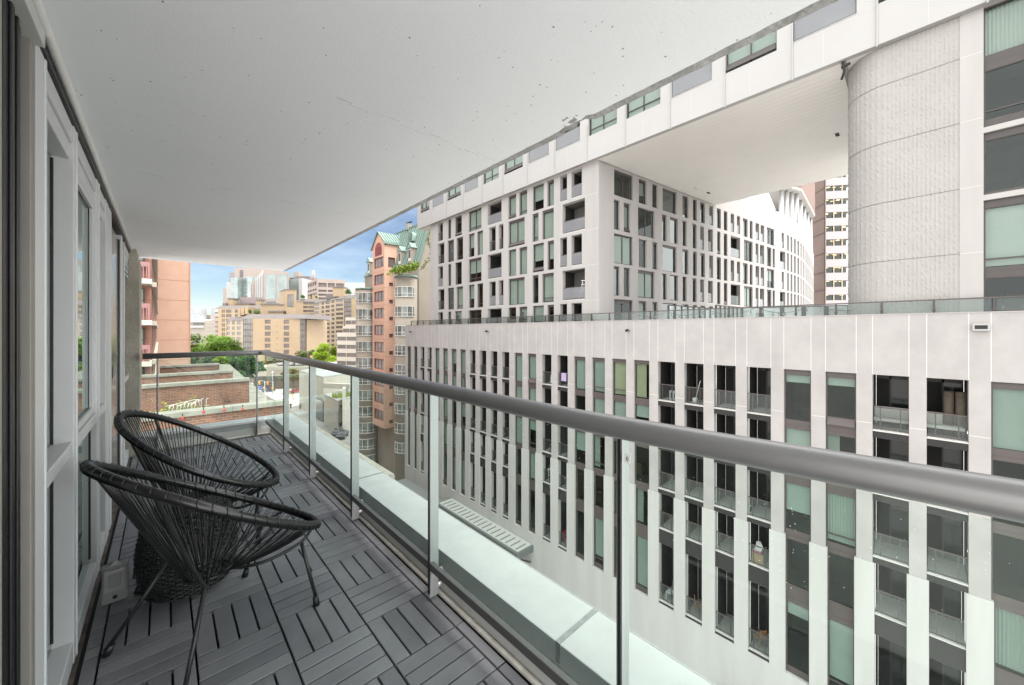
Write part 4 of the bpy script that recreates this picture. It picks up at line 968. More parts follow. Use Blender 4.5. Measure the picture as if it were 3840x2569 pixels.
# --- salmon apartment block on the left
pk = thing('salmon_apartment_block', 'salmon brick apartment block with brown balconies seen past the end of our window wall', 'building', loc=(-3, 60, GROUND))
m = MB(); m.prism(ccw([(-1.0, 100), (onY(713, 100), 100), (onY(713, 100), 104), (-1.0, 104)]), GROUND, 30); put(m.build('end_wall', M_pinkw, pk), pk)
m = MB(); z = -20.0
while z < 30: m.box(-1.0, onY(713, 100), 99.97, 99.995, z, z + .07); z += 3.93
m.box(onY(713, 100) - .12, onY(713, 100) + .05, 99.9, 99.99, GROUND, 30); put(m.build('control_joints', mat('salmon_joint', (.40, .23, .16), .9), pk), pk)
m = MB(); m.prism(ccw([(-.62, 37.2), (-.98, 99.9), (-9, 99.9), (-9, 37.2)]), GROUND, 26); put(m.build('brick_wall', M_br2, pk), pk)
for k in range(-6, 9):
    zf = 1.79 + 2.78 * k
    m = MB(); m.prism(ccw([(-.55, 35.1), (-.62, 37.19), (-9, 37.19), (-9, 35.1)]), zf, zf + .33); b = put(m.build('balcony_slab', mat('balcony_concrete', (.46, .42, .36), .9, var=.15, vs=1.2), pk), pk)
    m = MB(); m.hexa([(-.6, 37.3, zf), (-.35, 37.3, zf), (-.7, 99, zf), (-.95, 99, zf), (-.6, 37.3, zf + .33), (-.35, 37.3, zf + .33), (-.7, 99, zf + .33), (-.95, 99, zf + .33)]); put(m.build('floor_band', mat('balcony_concrete', (.46, .42, .36), .9), pk), pk)
    m = MB(); m.box(-9, -.68, 35.12, 35.2, zf + 1.15, zf + 1.45); m.box(-.76, -.66, 35.1, 35.22, zf + .34, zf + 1.45)
    x = -3.4
    while x < -.8: m.box(x, x + .05, 35.14, 35.18, zf + .34, zf + 1.15); x += .16
    put(m.build('balcony_railing', mat('mauve_metal', (.26, .13, .13), .6), pk), pk)
    m = MB(); m.box(-9, -.72, 35.3, 35.36, zf + .33, zf + 1.1); put(m.build('balcony_brick', M_br2, pk), pk)
    m = MB(); m.box(-2.6, -.95, 37.12, 37.18, zf + .9, zf + 2.62); w_ = put(m.build('window', mat('brown_window_frame', (.07, .055, .05), .6), pk), pk)
    m = MB(); m.box(-2.5, -1.05, 37.09, 37.115, zf + 1.0, zf + 1.7); m.box(-2.5, -1.05, 37.09, 37.115, zf + 1.78, zf + 2.54); m.build('pane', mat('grey_blind_glass', (.27, .27, .26), .2, var=.2, vs=1), w_)
    for q in range(5):
        y = 42 + q * 12; m = MB(); m.hexa([(-.64 - .0058 * (y - 37.3) + .05, y, zf + 1.1), (-.64 - .0058 * (y - 37.3) + .07, y, zf + 1.1), (-.64 - .0058 * (y - 37.3) + .06, y + 1.6, zf + 1.1), (-.64 - .0058 * (y - 37.3) + .04, y + 1.6, zf + 1.1),
            (-.64 - .0058 * (y - 37.3) + .05, y, zf + 2.5), (-.64 - .0058 * (y - 37.3) + .07, y, zf + 2.5), (-.64 - .0058 * (y - 37.3) + .06, y + 1.6, zf + 2.5), (-.64 - .0058 * (y - 37.3) + .04, y + 1.6, zf + 2.5)])
        put(m.build('side_window', M_far, pk), pk)

# --- salmon and beige tower with green copper roof
cop = thing('copper_roof_building', 'beige and salmon apartment tower with curved bays and a steep green copper roof', 'building', loc=(29, 58, GROUND))
KX, KY = 25.9, 57.8; KX2 = onY(1483, KY); KY2 = onX(1397, KX)
zt_o = 15.7; zb_o = -14.2
fl, ll = frame((KX, KY2), (KX, KY + .003)); frr, lr = frame((KX + .31, KY), (KX2, KY))
def zo(y): return EYE + (1187 - y) / 2.412 * 60 / FPX
rowsL = []; rowsR = []
for k, y in enumerate((600, 757, 914, 1070, 1226, 1383, 1540, 1697, 1854, 2011)):
    z = zo(y); rowsL.append((z, z + 1.72, [(ll * .14, ll * .92)])); rowsR.append((z - .35, z + .25, [(lr * .30, lr * .72)]) if k > 0 else (z - .05, z + 1.55, [(lr * .18, lr * .95)]))
simple_facade(cop, fl, ll, zb_o, zt_o - .6, rowsL, M_salm, mat('curtained_glass', (.16, .15, .14), .2, var=.6, vs=.8, spec=.7), fm=M_red, mull=2, thick=.3)
simple_facade(cop, frr, lr, zb_o, zt_o, rowsR, M_salm, mat('vent_grille', (.12, .08, .07), .7), fm=M_brown2, thick=.3, wname='side_window')
m = MB()
m.hexa([(KX2, KY + .002, 10.2), (KX2 + .01, KY + .002, 10.2), (KX2 + .01, KY + .3, 10.2), (KX2, KY + .3, 10.2), (KX2, KY + .002, zt_o), (27.4 + .303 * (zt_o - 11.5) + .25, KY + .002, zt_o), (27.4 + .303 * (zt_o - 11.5) + .25, KY + .3, zt_o), (KX2, KY + .3, zt_o)]); put(m.build('cheek_wall', M_salm, cop), cop)
boxpart('tower_core', M_salm, cop, ccw([(KX + .31, KY + .31), (KX2, KY + .31), (KX2, KY2), (KX + .31, KY2)]), zb_o, zt_o - .05)
m = MB()
for y in (600, 757, 914, 1070, 1226, 1383, 1540, 1697, 1854, 2011):
    z = zo(y) - .62; m.box(KX - .006, KX - .001, KY, KY2, z, z + .03); m.box(KX, KX2, KY - .006, KY - .001, z, z + .03)
put(m.build('floor_joints', mat('salmon_dark_joint', (.30, .17, .12), .9), cop), cop)
# gable with arched louvre
ap = zo(262); ym = (KY + KY2) / 2
m = MB(); m.poly([(KX, KY2, zt_o - .6), (KX, KY, zt_o - .6), (KX, KY, zt_o), (KX, ym, ap - .25), (KX, KY2, zt_o - .6 + .6)]); put(m.build('gable_wall', M_salm, cop), cop)
m = MB(); n = 14; w2 = (KY2 - KY) * .27; zb_ = zo(483)
arcp = [(KX - .03, ym + w2, zb_)] + [(KX - .03, ym + w2 * math.cos(R(180 * k / n)), zo(425) + 1.1 * math.sin(R(180 * k / n))) for k in range(n + 1)] + [(KX - .03, ym - w2, zb_)]
m.poly(arcp)
for k in range(9): m.box(KX - .06, KX - .032, ym - w2 * .93, ym + w2 * .93, zb_ + .08 + k * .2, zb_ + .14 + k * .2) if k < 7 else None
put(m.build('arched_louvre', mat('dark_red_louvre', (.24, .055, .05), .6), cop), cop)
XR = 33.0; RZT = zo(240)
gr = MB(); cr_ = [M_copper, mat('copper_seam', (.12, .18, .155), .6)]
def ribs(m, a, b, c, d, n):                       # standing seams on quad a-b (eave) c-d (ridge)
    A, B, C_, D = map(Vector, (a, b, c, d)); nn = (B - A).cross(D - A).normalized()
    for k in range(n + 1):
        f = k / n; p = A + (B - A) * f; q = D + (C_ - D) * f; e = (B - A).normalized() * .045
        i = len(m.v); h = nn * .14
        m.hexa([p - e, p + e, q + e, q - e, p - e + h, p + e + h, q + e + h, q - e + h])
# gable roof over the salmon tower, ridge running back
e1 = [(KX - .25, KY - .25, zt_o - .05), (KX - .25, ym, ap), (XR, ym, ap), (XR, KY - .25, zt_o - .05)]
gr.poly([e1[0], e1[3], e1[2], e1[1]]); gr.poly([(KX - .25, KY2 + .3, zt_o - .7), (KX - .25, ym, ap), (XR, ym, ap), (XR, KY2 + .3, zt_o - .7)])
gr.box(KX - .28, KX2 + 1.5, KY - .30, KY - .24, zt_o - .35, zt_o + .02); gr.cur = 1
ribs(gr, e1[0], e1[3], e1[2], e1[1], 16); gr.cur = 0
# main mansard: steep slope facing the street, from parapet to ridge
ey, rz_ = 11.5, 18.1
BX = 27.6; TXR = 29.4
gr.poly([(BX - .2, 70.4, ey), (BX - .2, KY2 - .2, ey), (TXR, KY2 - .2, rz_), (TXR, 64, rz_)]); gr.cur = 1
ribs(gr, (BX - .2, KY2 - .2, ey), (BX - .2, 70.4, ey), (TXR, 64, rz_), (TXR, KY2 - .2, rz_), 12); gr.cur = 0
gy0 = 49.8
gr.poly([(BX - .2, KY, ey), (BX - .2, gy0, ey), (TXR, gy0, rz_), (TXR, KY + 2, rz_)]); gr.cur = 1
ribs(gr, (BX - .2, KY, ey), (BX - .2, gy0, ey), (TXR, gy0, rz_), (TXR, KY + 1, rz_), 13)
gr.hexa([(BX - .42, gy0 - .22, ey - .1), (BX + .0, gy0 - .22, ey - .1), (BX + .0, gy0 + .16, ey - .1), (BX - .42, gy0 + .16, ey - .1), (TXR - .22, gy0 - .22, rz_), (TXR + .2, gy0 - .22, rz_), (TXR + .2, gy0 + .16, rz_), (TXR - .22, gy0 + .16, rz_)])
gr.box(TXR - .12, TXR + .12, gy0, 64, rz_ - .02, rz_ + .12)
put(gr.build('copper_roof', cr_, cop), cop)
m = MB(); m.poly([(BX - .1, gy0, GROUND), (36, gy0, GROUND), (36, gy0, rz_ - .3), (TXR - .05, gy0, rz_ - .3), (BX - .1, gy0, ey)]); m.box(BX, 36, gy0 + .02, 70.2, GROUND, ey); m.box(TXR + .3, 36, gy0 + .02, 64, ey, rz_ - .3)
put(m.build('main_wall', M_beige, cop), cop)
m = MB()
for k in range(9): m.box(BX - .1, 36, gy0 - .006, gy0 - .001, zo(768 + 173 * k) , zo(768 + 173 * k) + .035)
put(m.build('floor_joints', mat('beige_joint', (.25, .22, .18), .9), cop), cop)
# dormers and arched vent on the street slope
def slope_x(z): return 27.4 + .303 * (z - 11.5)
for yc_, z0 in ((55.5, 11.7), (52.2, 11.7), (67.6, 11.6)):
    x0 = slope_x(z0) - .12; m = MB(); m.box(x0, x0 + 2.2, yc_ - .62, yc_ + .62, z0, z0 + 2.3)
    dm = put(m.build('dormer', M_beige, cop), cop)
    m = MB(); m.poly([(x0 - .15, yc_ - .8, z0 + 2.25), (x0 - .15, yc_, z0 + 3.1), (x0 + 3, yc_, z0 + 3.1), (x0 + 3, yc_ - .8, z0 + 2.25)]); m.poly([(x0 - .15, yc_ + .8, z0 + 2.25), (x0 + 3, yc_ + .8, z0 + 2.25), (x0 + 3, yc_, z0 + 3.1), (x0 - .15, yc_, z0 + 3.1)]); m.poly([(x0 - .13, yc_ - .7, z0 + 2.25), (x0 - .13, yc_ + .7, z0 + 2.25), (x0 - .13, yc_, z0 + 3.0)])
    m.build('dormer_roof', M_copper, dm)
    m = MB(); m.box(x0 - .04, x0 - .002, yc_ - .42, yc_ + .42, z0 + .3, z0 + 2.1); m.build('dormer_window', M_wfr, dm)
    m = MB(); m.box(x0 - .06, x0 - .042, yc_ - .33, yc_ + .33, z0 + .75, z0 + 2.0); m.build('dormer_pane', M_far, dm)
m = MB(); zc = 15.3; yv = 53.6
pp = [(slope_x(zc) - .5, yv + .85, zc), (slope_x(zc) - .5, yv - .85, zc)] + [(slope_x(zc) - .5 + .15, yv - .85 * math.cos(R(180 * k / 12)), zc + .5 + 1.0 * math.sin(R(180 * k / 12))) for k in range(13)]
m.poly(pp); m.poly([(x + .9, y, z) for x, y, z in pp]); 
for k in range(len(pp)): a, b = pp[k], pp[(k + 1) % len(pp)]; m.poly([a, b, (b[0] + 1.6, b[1], b[2]), (a[0] + 1.6, a[1], a[2])])
av = put(m.build('arched_vent', M_copper, cop), cop)
m = MB(); xx = slope_x(zc) - .5
for k in range(9): z = zc + .12 + k * .15; hw = .68 * math.sqrt(max(.03, 1 - max(0, (z - zc - .5) / 1.0) ** 2)); m.box(xx - .04, xx - .004, yv - hw, yv + hw, z, z + .07)
m.build('vent_slats', mat('dark_copper', (.14, .2, .18), .7), av)
# curved bays
def bay(u0, u1, d, r, ztop, ys, sy, fullname='curved_bay'):
    a, b = gp(u0, d), gp(u1, d); cxb, cyb = (a[0] + b[0]) / 2, (a[1] + b[1]) / 2
    cxb += FW[0] * r * .2; cyb += FW[1] * r * .2
    m = MB(); pts = [(cxb + r * math.cos(R(10 * k)), cyb + r * math.sin(R(10 * k))) for k in range(36)]; m.prism(pts, GROUND, ztop, True); bo = put(m.build(fullname, M_beige, cop), cop)
    m = MB(); m.prism([(cxb + (r + .1) * math.cos(R(10 * k)), cyb + (r + .1) * math.sin(R(10 * k))) for k in range(36)], ztop, ztop + .28, True); m.build('bay_coping', M_copper, bo)
    base = math.degrees(math.atan2(-FW[1], -FW[0]))
    for y in ys:
        z = EYE + (1187 - y) / 2.412 * d / FPX; hh = 95 / 2.412 * d / FPX
        m = MB()
        for k in range(-4, 5):
            a0, a1 = R(base + k * 13 - 6.5), R(base + k * 13 + 6.5); rr_ = r + .02
            p0 = (cxb + rr_ * math.cos(a0), cyb + rr_ * math.sin(a0)); p1 = (cxb + rr_ * math.cos(a1), cyb + rr_ * math.sin(a1)); f_, l_ = frame(p0, p1); g_ = LF(f_)
            g_.cur = 1; g_.lq(0, l_, .01, z + .1, z + hh - .08); g_.cur = 0
            g_.lb(0, l_, 0, .06, z, z + .1); g_.lb(0, l_, 0, .06, z + hh - .08, z + hh); g_.lb(0, l_, .012, .05, z + .5, z + .56)
            if k % 2 == 0: g_.lb(0, .07, .012, .07, z + .1, z + hh - .08)
            off = len(m.v); m.v += g_.v; m.f += [tuple(off + q for q in f) for f in g_.f]; m.mi += g_.mi; m.smooth += g_.smooth
        m.build('window', [M_wfr, mat('bay_glass', (.17, .19, .18), .15, var=.75, vs=.55, spec=.8)], bo)
bay(1490, 1552, 53.6, 1.55, 9.0, [885 + 173 * k for k in range(9)], 173)
bay(1340, 1412, 66, 1.9, 8.6, [940 + 144 * k for k in range(13)], 144)
# creeper on the parapet and down the wall
cp_ = thing('creeper', 'bright green creeper spilling over the beige parapet and up beside the copper roof', 'creeper', loc=(26, 51, 9)); m = MB(); rg = random.Random(3)
for k in range(46):
    u = 1462 + (1562 - 1462) * rg.random(); d = 52.0; p = gp(u, d); leafmesh(m, (p[0] - 26, p[1] - 51, zv(1022 - (u - 1462) * .28 + rg.uniform(-8, 14), d) - 9), 26, .42, .17, rg, .5)
m.build('parapet_foliage', mat('creeper_leaf', (.19, .27, .035), .6, var=.35, vs=2), cp_)
m = MB()
for k in range(44):
    f = k / 43; u = 1612 - 10 * math.sin(f * 9) - 34 * max(0, f - .75) * 4 * .7; v = 870 + 140 * f; p = gp(u, 49.0); leafmesh(m, (p[0] - 26, p[1] - 51, zv(v, 49.0) - 9), 7, .28, .13, rg, .8)
m.build('wall_vine', mat('vine_leaf', (.17, .20, .06), .7, var=.3, vs=2), cp_)

# ---------------- tan brick apartment cluster
M_gbr = mat('bronze_corner_glass', (.12, .105, .095), .18, var=.35, vs=.35, spec=.7)
M_gtan = mat('brown_window_glass', (.10, .08, .068), .2, var=.5, vs=.5, spec=.7)
M_fbr = mat('brown_frame', (.085, .065, .055), .6)
def us(fr_u0, fr_u1, Ln, u): return (u - fr_u0) / (fr_u1 - fr_u0) * Ln
def rowset(u0, u1, Ln, d, v0, dv, h, n, cols_):
    return [(zv(v0 + dv * k + h, d), zv(v0 + dv * k, d), [(us(u0, u1, Ln, a), us(u0, u1, Ln, b), 0) for a, b in cols_]) for k in range(n)]
def mansard(root, p0, p1, z0, z1, back=3.0, depth=12, name='mansard_roof'):
    fr, Ln = frame(p0, p1); m = LF(fr); P_ = m.pt
    m.hexa([P_(-.3, .3, z0), P_(Ln + .3, .3, z0), P_(Ln + .3, -depth, z0), P_(-.3, -depth, z0), P_(.8, -back, z1), P_(Ln - .8, -back, z1), P_(Ln - .8, -depth, z1), P_(.8, -depth, z1)]); return put(m.build(name, M_roofd, root), root)
def roofbox(root, u0, u1, v0, v1, d, dep=6, cap=True, m_=None):
    p0, p1 = gp(u0, d), gp(u1, d); o = boxpart('rooftop_box', m_ or M_tan, root, behind(p0, p1, dep), zv(v1, d), zv(v0, d))
    if cap: boxpart('roof_cap', M_roofd, root, behind(gp(u0 - .5, d - .4), gp(u1 + .5, d - .4), dep + .8), zv(v0, d) + .01, zv(v0, d) + .7)
def corner_glass(root, p0, p1, z0, z1, dz, name='glass_corner'):
    fr, Ln = frame(p0, p1); m = LF(fr); m.cur = 0; m.lq(0, Ln, 0, z0, z1); m.cur = 1; z = z1 - dz
    while z > z0: m.lb(0, Ln, 0, .12, z, z + .55); z -= dz
    for k in range(5): c = Ln * k / 4; m.lb(c - .06, c + .06, 0.12, .2, z0, z1)
    put(m.build(name, [M_gbr, M_fbr], root), root)
# front block
tA = thing('tan_apartment_building', 'tan brick apartment block with two columns of windows, nearest of the tan group', 'building', loc=(*gp(1030, 178), GROUND))
d = 170; p0, p1 = gp(947, d), gp(1125, d); fr, Ln = frame(p0, p1)
simple_facade(tA, fr, Ln, GROUND, zv(1195, d), rowset(947, 1125, Ln, d, 1199, 22.5, 15.2, 8, [(993, 1014.5), (1064, 1084.5)]), M_tan, M_gtan, fm=M_fbr, mull=2)
m = LF(fr)
for k in range(8): c = us(947, 1125, Ln, 1038.5); m.lb(c - .35, c + .35, .01, .05, zv(1224 + 22.5 * k, d), zv(1222 + 22.5 * k, d))
put(m.build('wall_vents', M_fbr, tA), tA)
m = LF(fr)
for k in range(9): m.lb(.02, Ln - .02, .0, .03, zv(1217.5 + 22.5 * k, d), zv(1216.7 + 22.5 * k, d))
put(m.build('floor_bands', M_tan2, tA), tA)
mansard(tA, gp(905, 172), gp(1143, d - .5), zv(1195, d), zv(1177, d), 3, 22)
corner_glass(tA, gp(913, 173), p0, GROUND, zv(1195, d), 22.5 * d / FPX); corner_glass(tA, p1, gp(1145, 174), GROUND, zv(1195, d), 22.5 * d / FPX)
i0, i1 = inset(gp(913, 174), gp(1145, 174.5), 1.2); boxpart('core_wall', M_tan, tA, behind(i0, i1, 20), GROUND, zv(1195, d) - .2)
for a, da, b, db in ((850, 192, 869, 188), (870, 186, 887, 182), (888, 180, 912, 175.5)):
    f_, l_ = frame(gp(a, da), gp(b, db)); dd = (da + db) / 2
    simple_facade(tA, f_, l_, GROUND, zv(1202, dd), [(zv(1203.5 + 20.2 * k + 13.5, dd), zv(1203.5 + 20.2 * k, dd), [(l_ * .1, l_ * .72, 0)]) for k in range(8)], M_tan2, M_gtan, fm=M_fbr, mull=1)
    mansard(tA, gp(a, da), gp(b, db), zv(1202, dd), zv(1189, dd), 2, 8); i0, i1 = inset(gp(a, da), gp(b, db), .6); boxpart('core_wall', M_tan, tA, behind(i0, i1, 10), GROUND, zv(1203, dd))
for a, b, v0, v1, dd in ((892, 902, 1157, 1186, 184), (904, 915, 1153, 1181, 183), (918, 931, 1150, 1178, 182), (976, 1041, 1143, 1180, 186), (1047, 1058, 1157, 1182, 184), (1073, 1087, 1152, 1184, 182), (1005, 1060, 1171, 1184, 181)): roofbox(tA, a, b, v0, v1, dd, 5, cap=b - a > 20)
# rear-left block
tB = thing('tan_apartment_building', 'tan brick apartment block rising behind the nearest one, left over the green trees', 'building', loc=(*gp(880, 232), GROUND))
d = 222; p0, p1 = gp(817, d), gp(980, d); fr, Ln = frame(p0, p1)
simple_facade(tB, fr, Ln, GROUND, zv(1158, d), rowset(817, 980, Ln, d, 1161, 17.2, 12, 9, [(831.5, 836), (838, 843), (848, 868), (881, 892), (935, 945), (953, 962)]), M_tan, M_gtan, fm=M_fbr, mull=1)
mansard(tB, gp(808, d + 1), gp(980, d - .5), zv(1158, d), zv(1144.5, d), 3, 20); i0, i1 = inset(p0, p1); boxpart('core_wall', M_tan, tB, behind(i0, i1, 20), GROUND, zv(1158, d) - .1)
fr, Ln = frame(gp(808, d + 3), p0); m = LF(fr)
for k in range(9): m.lb(0, Ln, -.5, .2, zv(1161 + 17.2 * k + 15, d), zv(1161 + 17.2 * k + 9, d))
put(m.build('side_balcony', M_fbr, tB), tB)
roofbox(tB, 852, 873, 1122, 1146, 230, 5); roofbox(tB, 960, 977, 1127, 1150, 229, 4); roofbox(tB, 900, 961, 1115, 1146, 236, 8, False, mat('mauve_plant_room', (.20, .155, .15), .7)); roofbox(tB, 888, 935, 1141, 1147, 232, 5)
roofbox(tB, 834, 846, 1137, 1146, 228, 3, False, M_roofd)
# lift tower
tC = thing('tan_lift_tower', 'tall narrow tan brick tower with a dark glass strip behind the front tan block', 'building', loc=(*gp(1085, 205), GROUND))
d = 200; fr, Ln = frame(gp(1070, d), gp(1110, d)); simple_facade(tC, fr, Ln, GROUND, zv(1087, d), [(zv(1190, d), zv(1104, d), [(us(1070, 1110, Ln, 1078), us(1070, 1110, Ln, 1101), 0)])], M_tan, M_gbr, fm=M_fbr, mull=1)
i0, i1 = inset(gp(1070, d), gp(1110, d), .41); q0 = gp(1047, 212); boxpart('core_wall', M_tan, tC, ccw([i0, i1, gp(1110, 214), q0]), GROUND, zv(1087.2, d))
boxpart('roof_cap', M_roofd, tC, ccw([gp(1069.5, d - .3), gp(1110.5, d - .3), gp(1110.5, 214), gp(1046, 212.5)]), zv(1087, d), zv(1084, d))
f2, l2 = frame(q0, gp(1070, d)); m = LF(f2)
for k in range(4):
    for q in (.32, .62): m.lb(l2 * q, l2 * q + .5, .0, .05, zv(1118 + 11 * k, 205), zv(1112 + 11 * k, 205))
put(m.build('slit_window', M_wfr, tC), tC)
# right blocks
tD = thing('tan_apartment_slab', 'tan brick slab with long window bands and roof shrubs, right of the tall tan tower', 'building', loc=(*gp(1145, 275), GROUND))
d = 268; p0, p1 = gp(1112, d), gp(1181, d); fr, Ln = frame(p0, p1)
simple_facade(tD, fr, Ln, GROUND, zv(1131, d), rowset(1112, 1181, Ln, d, 1133, 14.4, 9, 12, [(1137, 1156), (1157, 1178)]), M_tan, M_gtan, fm=M_fbr, mull=3)
mansard(tD, p0, p1, zv(1131, d), zv(1120, d), 3, 15); i0, i1 = inset(p0, p1); boxpart('core_wall', M_tan, tD, behind(i0, i1, 14), GROUND, zv(1132, d))
roofbox(tD, 1153, 1164, 1108, 1121, 272, 3); roofbox(tD, 1170, 1181, 1104, 1122, 272, 3)
tE = thing('tan_apartment_bays', 'tan brick block with staggered window bays and sloping dark roof, beside the banded beige building', 'building', loc=(*gp(1240, 245), GROUND))
for a, da, b, db, cols_ in ((1178, 252, 1204, 248, [(.04, .72)]), (1204, 247, 1219, 245, [(.12, .72)]), (1219, 243, 1240, 240, [(.08, .82)]), (1240, 238, 1258, 236, [(.15, .75)]), (1258, 234, 1291, 229, [(.06, .88)])):
    f_, l_ = frame(gp(a, da), gp(b, db)); dd = (da + db) / 2; sc_ = dd / 240; vt = 1118 + (1291 - (a + b) / 2) * .17; dv = 16 / sc_
    simple_facade(tE, f_, l_, GROUND, zv(vt, dd), [(zv(vt + 1.5 + dv * k + 9.6, dd), zv(vt + 1.5 + dv * k, dd), [(l_ * c[0], l_ * c[1], 0) for c in cols_]) for k in range(15)], M_tan2, M_gtan, fm=M_fbr, mull=3)
    mansard(tE, gp(a, da), gp(b, db), zv(vt, dd), zv(vt - 12, dd), 2.5, 9); i0, i1 = inset(gp(a, da), gp(b, db), .5); boxpart('core_wall', M_tan, tE, behind(i0, i1, 12), GROUND, zv(vt + .5, dd))
corner_glass(tE, gp(1292, 228.5), gp(1317, 226), GROUND, zv(1118, 227), 2.7); boxpart('side_wall', M_tan, tE, behind(gp(1317, 226), gp(1346, 224), 10), GROUND, zv(1118, 225))
mansard(tE, gp(1290, 229), gp(1346, 224), zv(1118, 226), zv(1104, 226), 2.5, 12)
roofbox(tE, 1248, 1288, 1079, 1112, 238, 6); roofbox(tE, 1222, 1246, 1103, 1122, 242, 5, False, M_roofd); roofbox(tE, 1330, 1346, 1082, 1106, 228, 4, False)
# banded building
tF = thing('banded_building', 'pale beige building with dark strip windows stepping up in tiers beside the copper-roofed tower', 'building', loc=(*gp(1310, 135), GROUND))
for u0, vt, d0_ in ((1295, 1191, 131.5), (1285, 1222, 130.7), (1263, 1247, 130)):
    d = d0_; p0, p1 = gp(u0, d), gp(1350, d - 3); fr, Ln = frame(p0, p1); rw = []; v = 1202
    while v < 1420:
        if v > vt + 5: rw.append((zv(v + 14.5, d - 1), zv(v, d - 1), [(Ln * .02, Ln * .40, 0), (Ln * .42, Ln * .985, 0)]))
        v += 30.4
    if u0 != 1263: rw = rw[:2 if u0 == 1285 else 1]
    zb = GROUND if u0 == 1263 else zv(1262, d)
    simple_facade(tF, fr, Ln, zb, zv(vt, d), rw, M_band, M_gtan, fm=M_fbr, mull=5, wname='strip_window', part='tier_wall'); i0, i1 = inset(p0, p1); boxpart('core_wall', M_band, tF, behind(i0, i1, 12), zb, zv(vt, d) - .03)

# ---------------- far towers
def tower(name, label, u0, u1, v0, d, m_, dep=20, bands=None, cat='tower', z0=GROUND, win_m=None, ncol=0, rowdv=None, rowh=None, v_first=None, um=.06):
    t = thing(name, label, cat, loc=(*gp((u0 + u1) / 2, d), z0)); p0, p1 = gp(u0, d), gp(u1, d)
    boxpart('tower_wall', m_, t, behind(p0, p1, dep), z0, zv(v0, d))
    if rowdv:
        fr, Ln = frame(p0, p1); v = v_first or v0 + rowdv * .4
        for _ in range(12):
            m = LF(fr); n = max(1, ncol)
            for k in range(n): m.lb(Ln * (um + (1 - 2 * um) * (k + .06) / n), Ln * (um + (1 - 2 * um) * (k + .94) / n), .02, .1, zv(v + (rowh or rowdv * .55), d), zv(v, d))
            put(m.build('window_band', win_m or M_far, t), t); v += rowdv
    return t
M_pale = mat('pale_far_tower', (.30, .305, .31), .7, var=.05, vs=.05); M_stone = mat('far_stone', (.25, .22, .19), .85, var=.06, vs=.05)
tower('glass_tower', 'small pale blue glass tower far down the street beside the salmon block', 714, 735, 1153, 700, M_pale, 25, win_m=M_glt, ncol=3, rowdv=4)
tower('office_slab', 'low pale far office block at the foot of the small glass tower', 714, 757, 1183, 640, M_pale, 25, cat='building', win_m=M_glt, ncol=4, rowdv=5)
tower('far_tower', 'square far tower with a glass right half on the skyline left of the tan blocks', 790, 812, 1154, 720, M_pale, 30, win_m=M_glt, ncol=1, rowdv=4, um=.2)
tower('far_block', 'small beige far block left of the square glass-sided skyline tower', 773, 790, 1180, 650, M_stone, 30, cat='building', win_m=M_far, ncol=3, rowdv=5)
t = tower('museum_building', 'low wide stone building with a sloping grey roof and white strip beyond the salmon block', 713, 770, 1208, 300, M_stone, 30, cat='building')
d = 299.5; p0, p1 = gp(713, d), gp(770, d); fr, Ln = frame(p0, p1)
m = LF(fr); m.hexa([m.pt(0, .3, zv(1208, d)), m.pt(Ln, .3, zv(1208, d)), m.pt(Ln, -20, zv(1208, d)), m.pt(0, -20, zv(1208, d)), m.pt(0, -8, zv(1197, d)), m.pt(Ln, -8, zv(1197, d)), m.pt(Ln, -20, zv(1197, d)), m.pt(0, -20, zv(1197, d))]); put(m.build('sloping_roof', mat('far_roof', (.34, .31, .29), .8), t), t)
m = LF(fr); m.lb(Ln * .02, Ln * .94, .1, .6, zv(1229, d), zv(1221, d)); put(m.build('white_strip', M_white, t), t)
m = LF(fr); m.lb(Ln * .2, Ln * .6, .1, .3, zv(1217, d), zv(1212, d)); m.lb(Ln * .68, Ln * .92, .1, .3, zv(1217, d), zv(1212, d)); put(m.build('dark_strip', M_far, t), t)
tower('beige_block', 'plain beige stone block just left of the tan apartment group', 767, 812, 1203, 270, M_stone, 25, cat='building', win_m=mat('far_joint', (.36, .31, .26), .9), ncol=1, rowdv=14, rowh=1.5)
h = tower('hospital_tower', 'tall pinkish hospital tower cut by a dark slot with striped and glass wings', 880, 1010, 1005, 430, M_gbld, 40)
for nm, a, b, v0, v1, d, m_ in (('dark_slot', 899, 910, 1013, 1039, 429.5, mat('far_dark_slot', (.09, .08, .085), .5)), ('side_block', 860, 880, 1020, 1160, 436, mat('far_dark_block', (.17, .15, .15), .7)), ('stone_wing', 836, 850, 1082, 1160, 445, M_stone), ('glass_wing', 866, 891, 1041, 1160, 422, M_glt), ('glass_slot', 912, 928, 1041, 1108, 429, M_glt), ('curved_glass', 928, 945, 1037, 1125, 420, M_glt), ('striped_wing', 850, 874, 1060, 1130, 428, mat('far_stripe', (.36, .35, .34), .6))):
    p0, p1 = gp(a, d), gp(b, d); boxpart(nm, m_, h, behind(p0, p1, 10), zv(v1, d), zv(v0, d))
    fr, Ln = frame(p0, p1); m = LF(fr)
    if nm in ('side_block', 'glass_wing', 'glass_slot', 'striped_wing'):
        v = v0 + 3
        while v < v1 - 2: m.lb(0, Ln, .02, .25, zv(v + 1.6, d), zv(v, d)); v += 5.2
        put(m.build('floor_lines', M_pale if nm != 'glass_slot' else mat('far_dark_slot', (.09, .08, .085), .5), h), h)
gb = thing('glass_institute', 'pale grid-glass institute building with stone piers under the slab corner', 'building', loc=(*gp(1030, 345), GROUND))
d = 330; p0, p1 = gp(991, d), gp(1083, d - 4); fr, Ln = frame(p0, p1)
boxpart('stone_wall', M_gbld, gb, ccw([p0, p1, gp(1083, 360), gp(942, 400)]), GROUND, zv(1024, d))
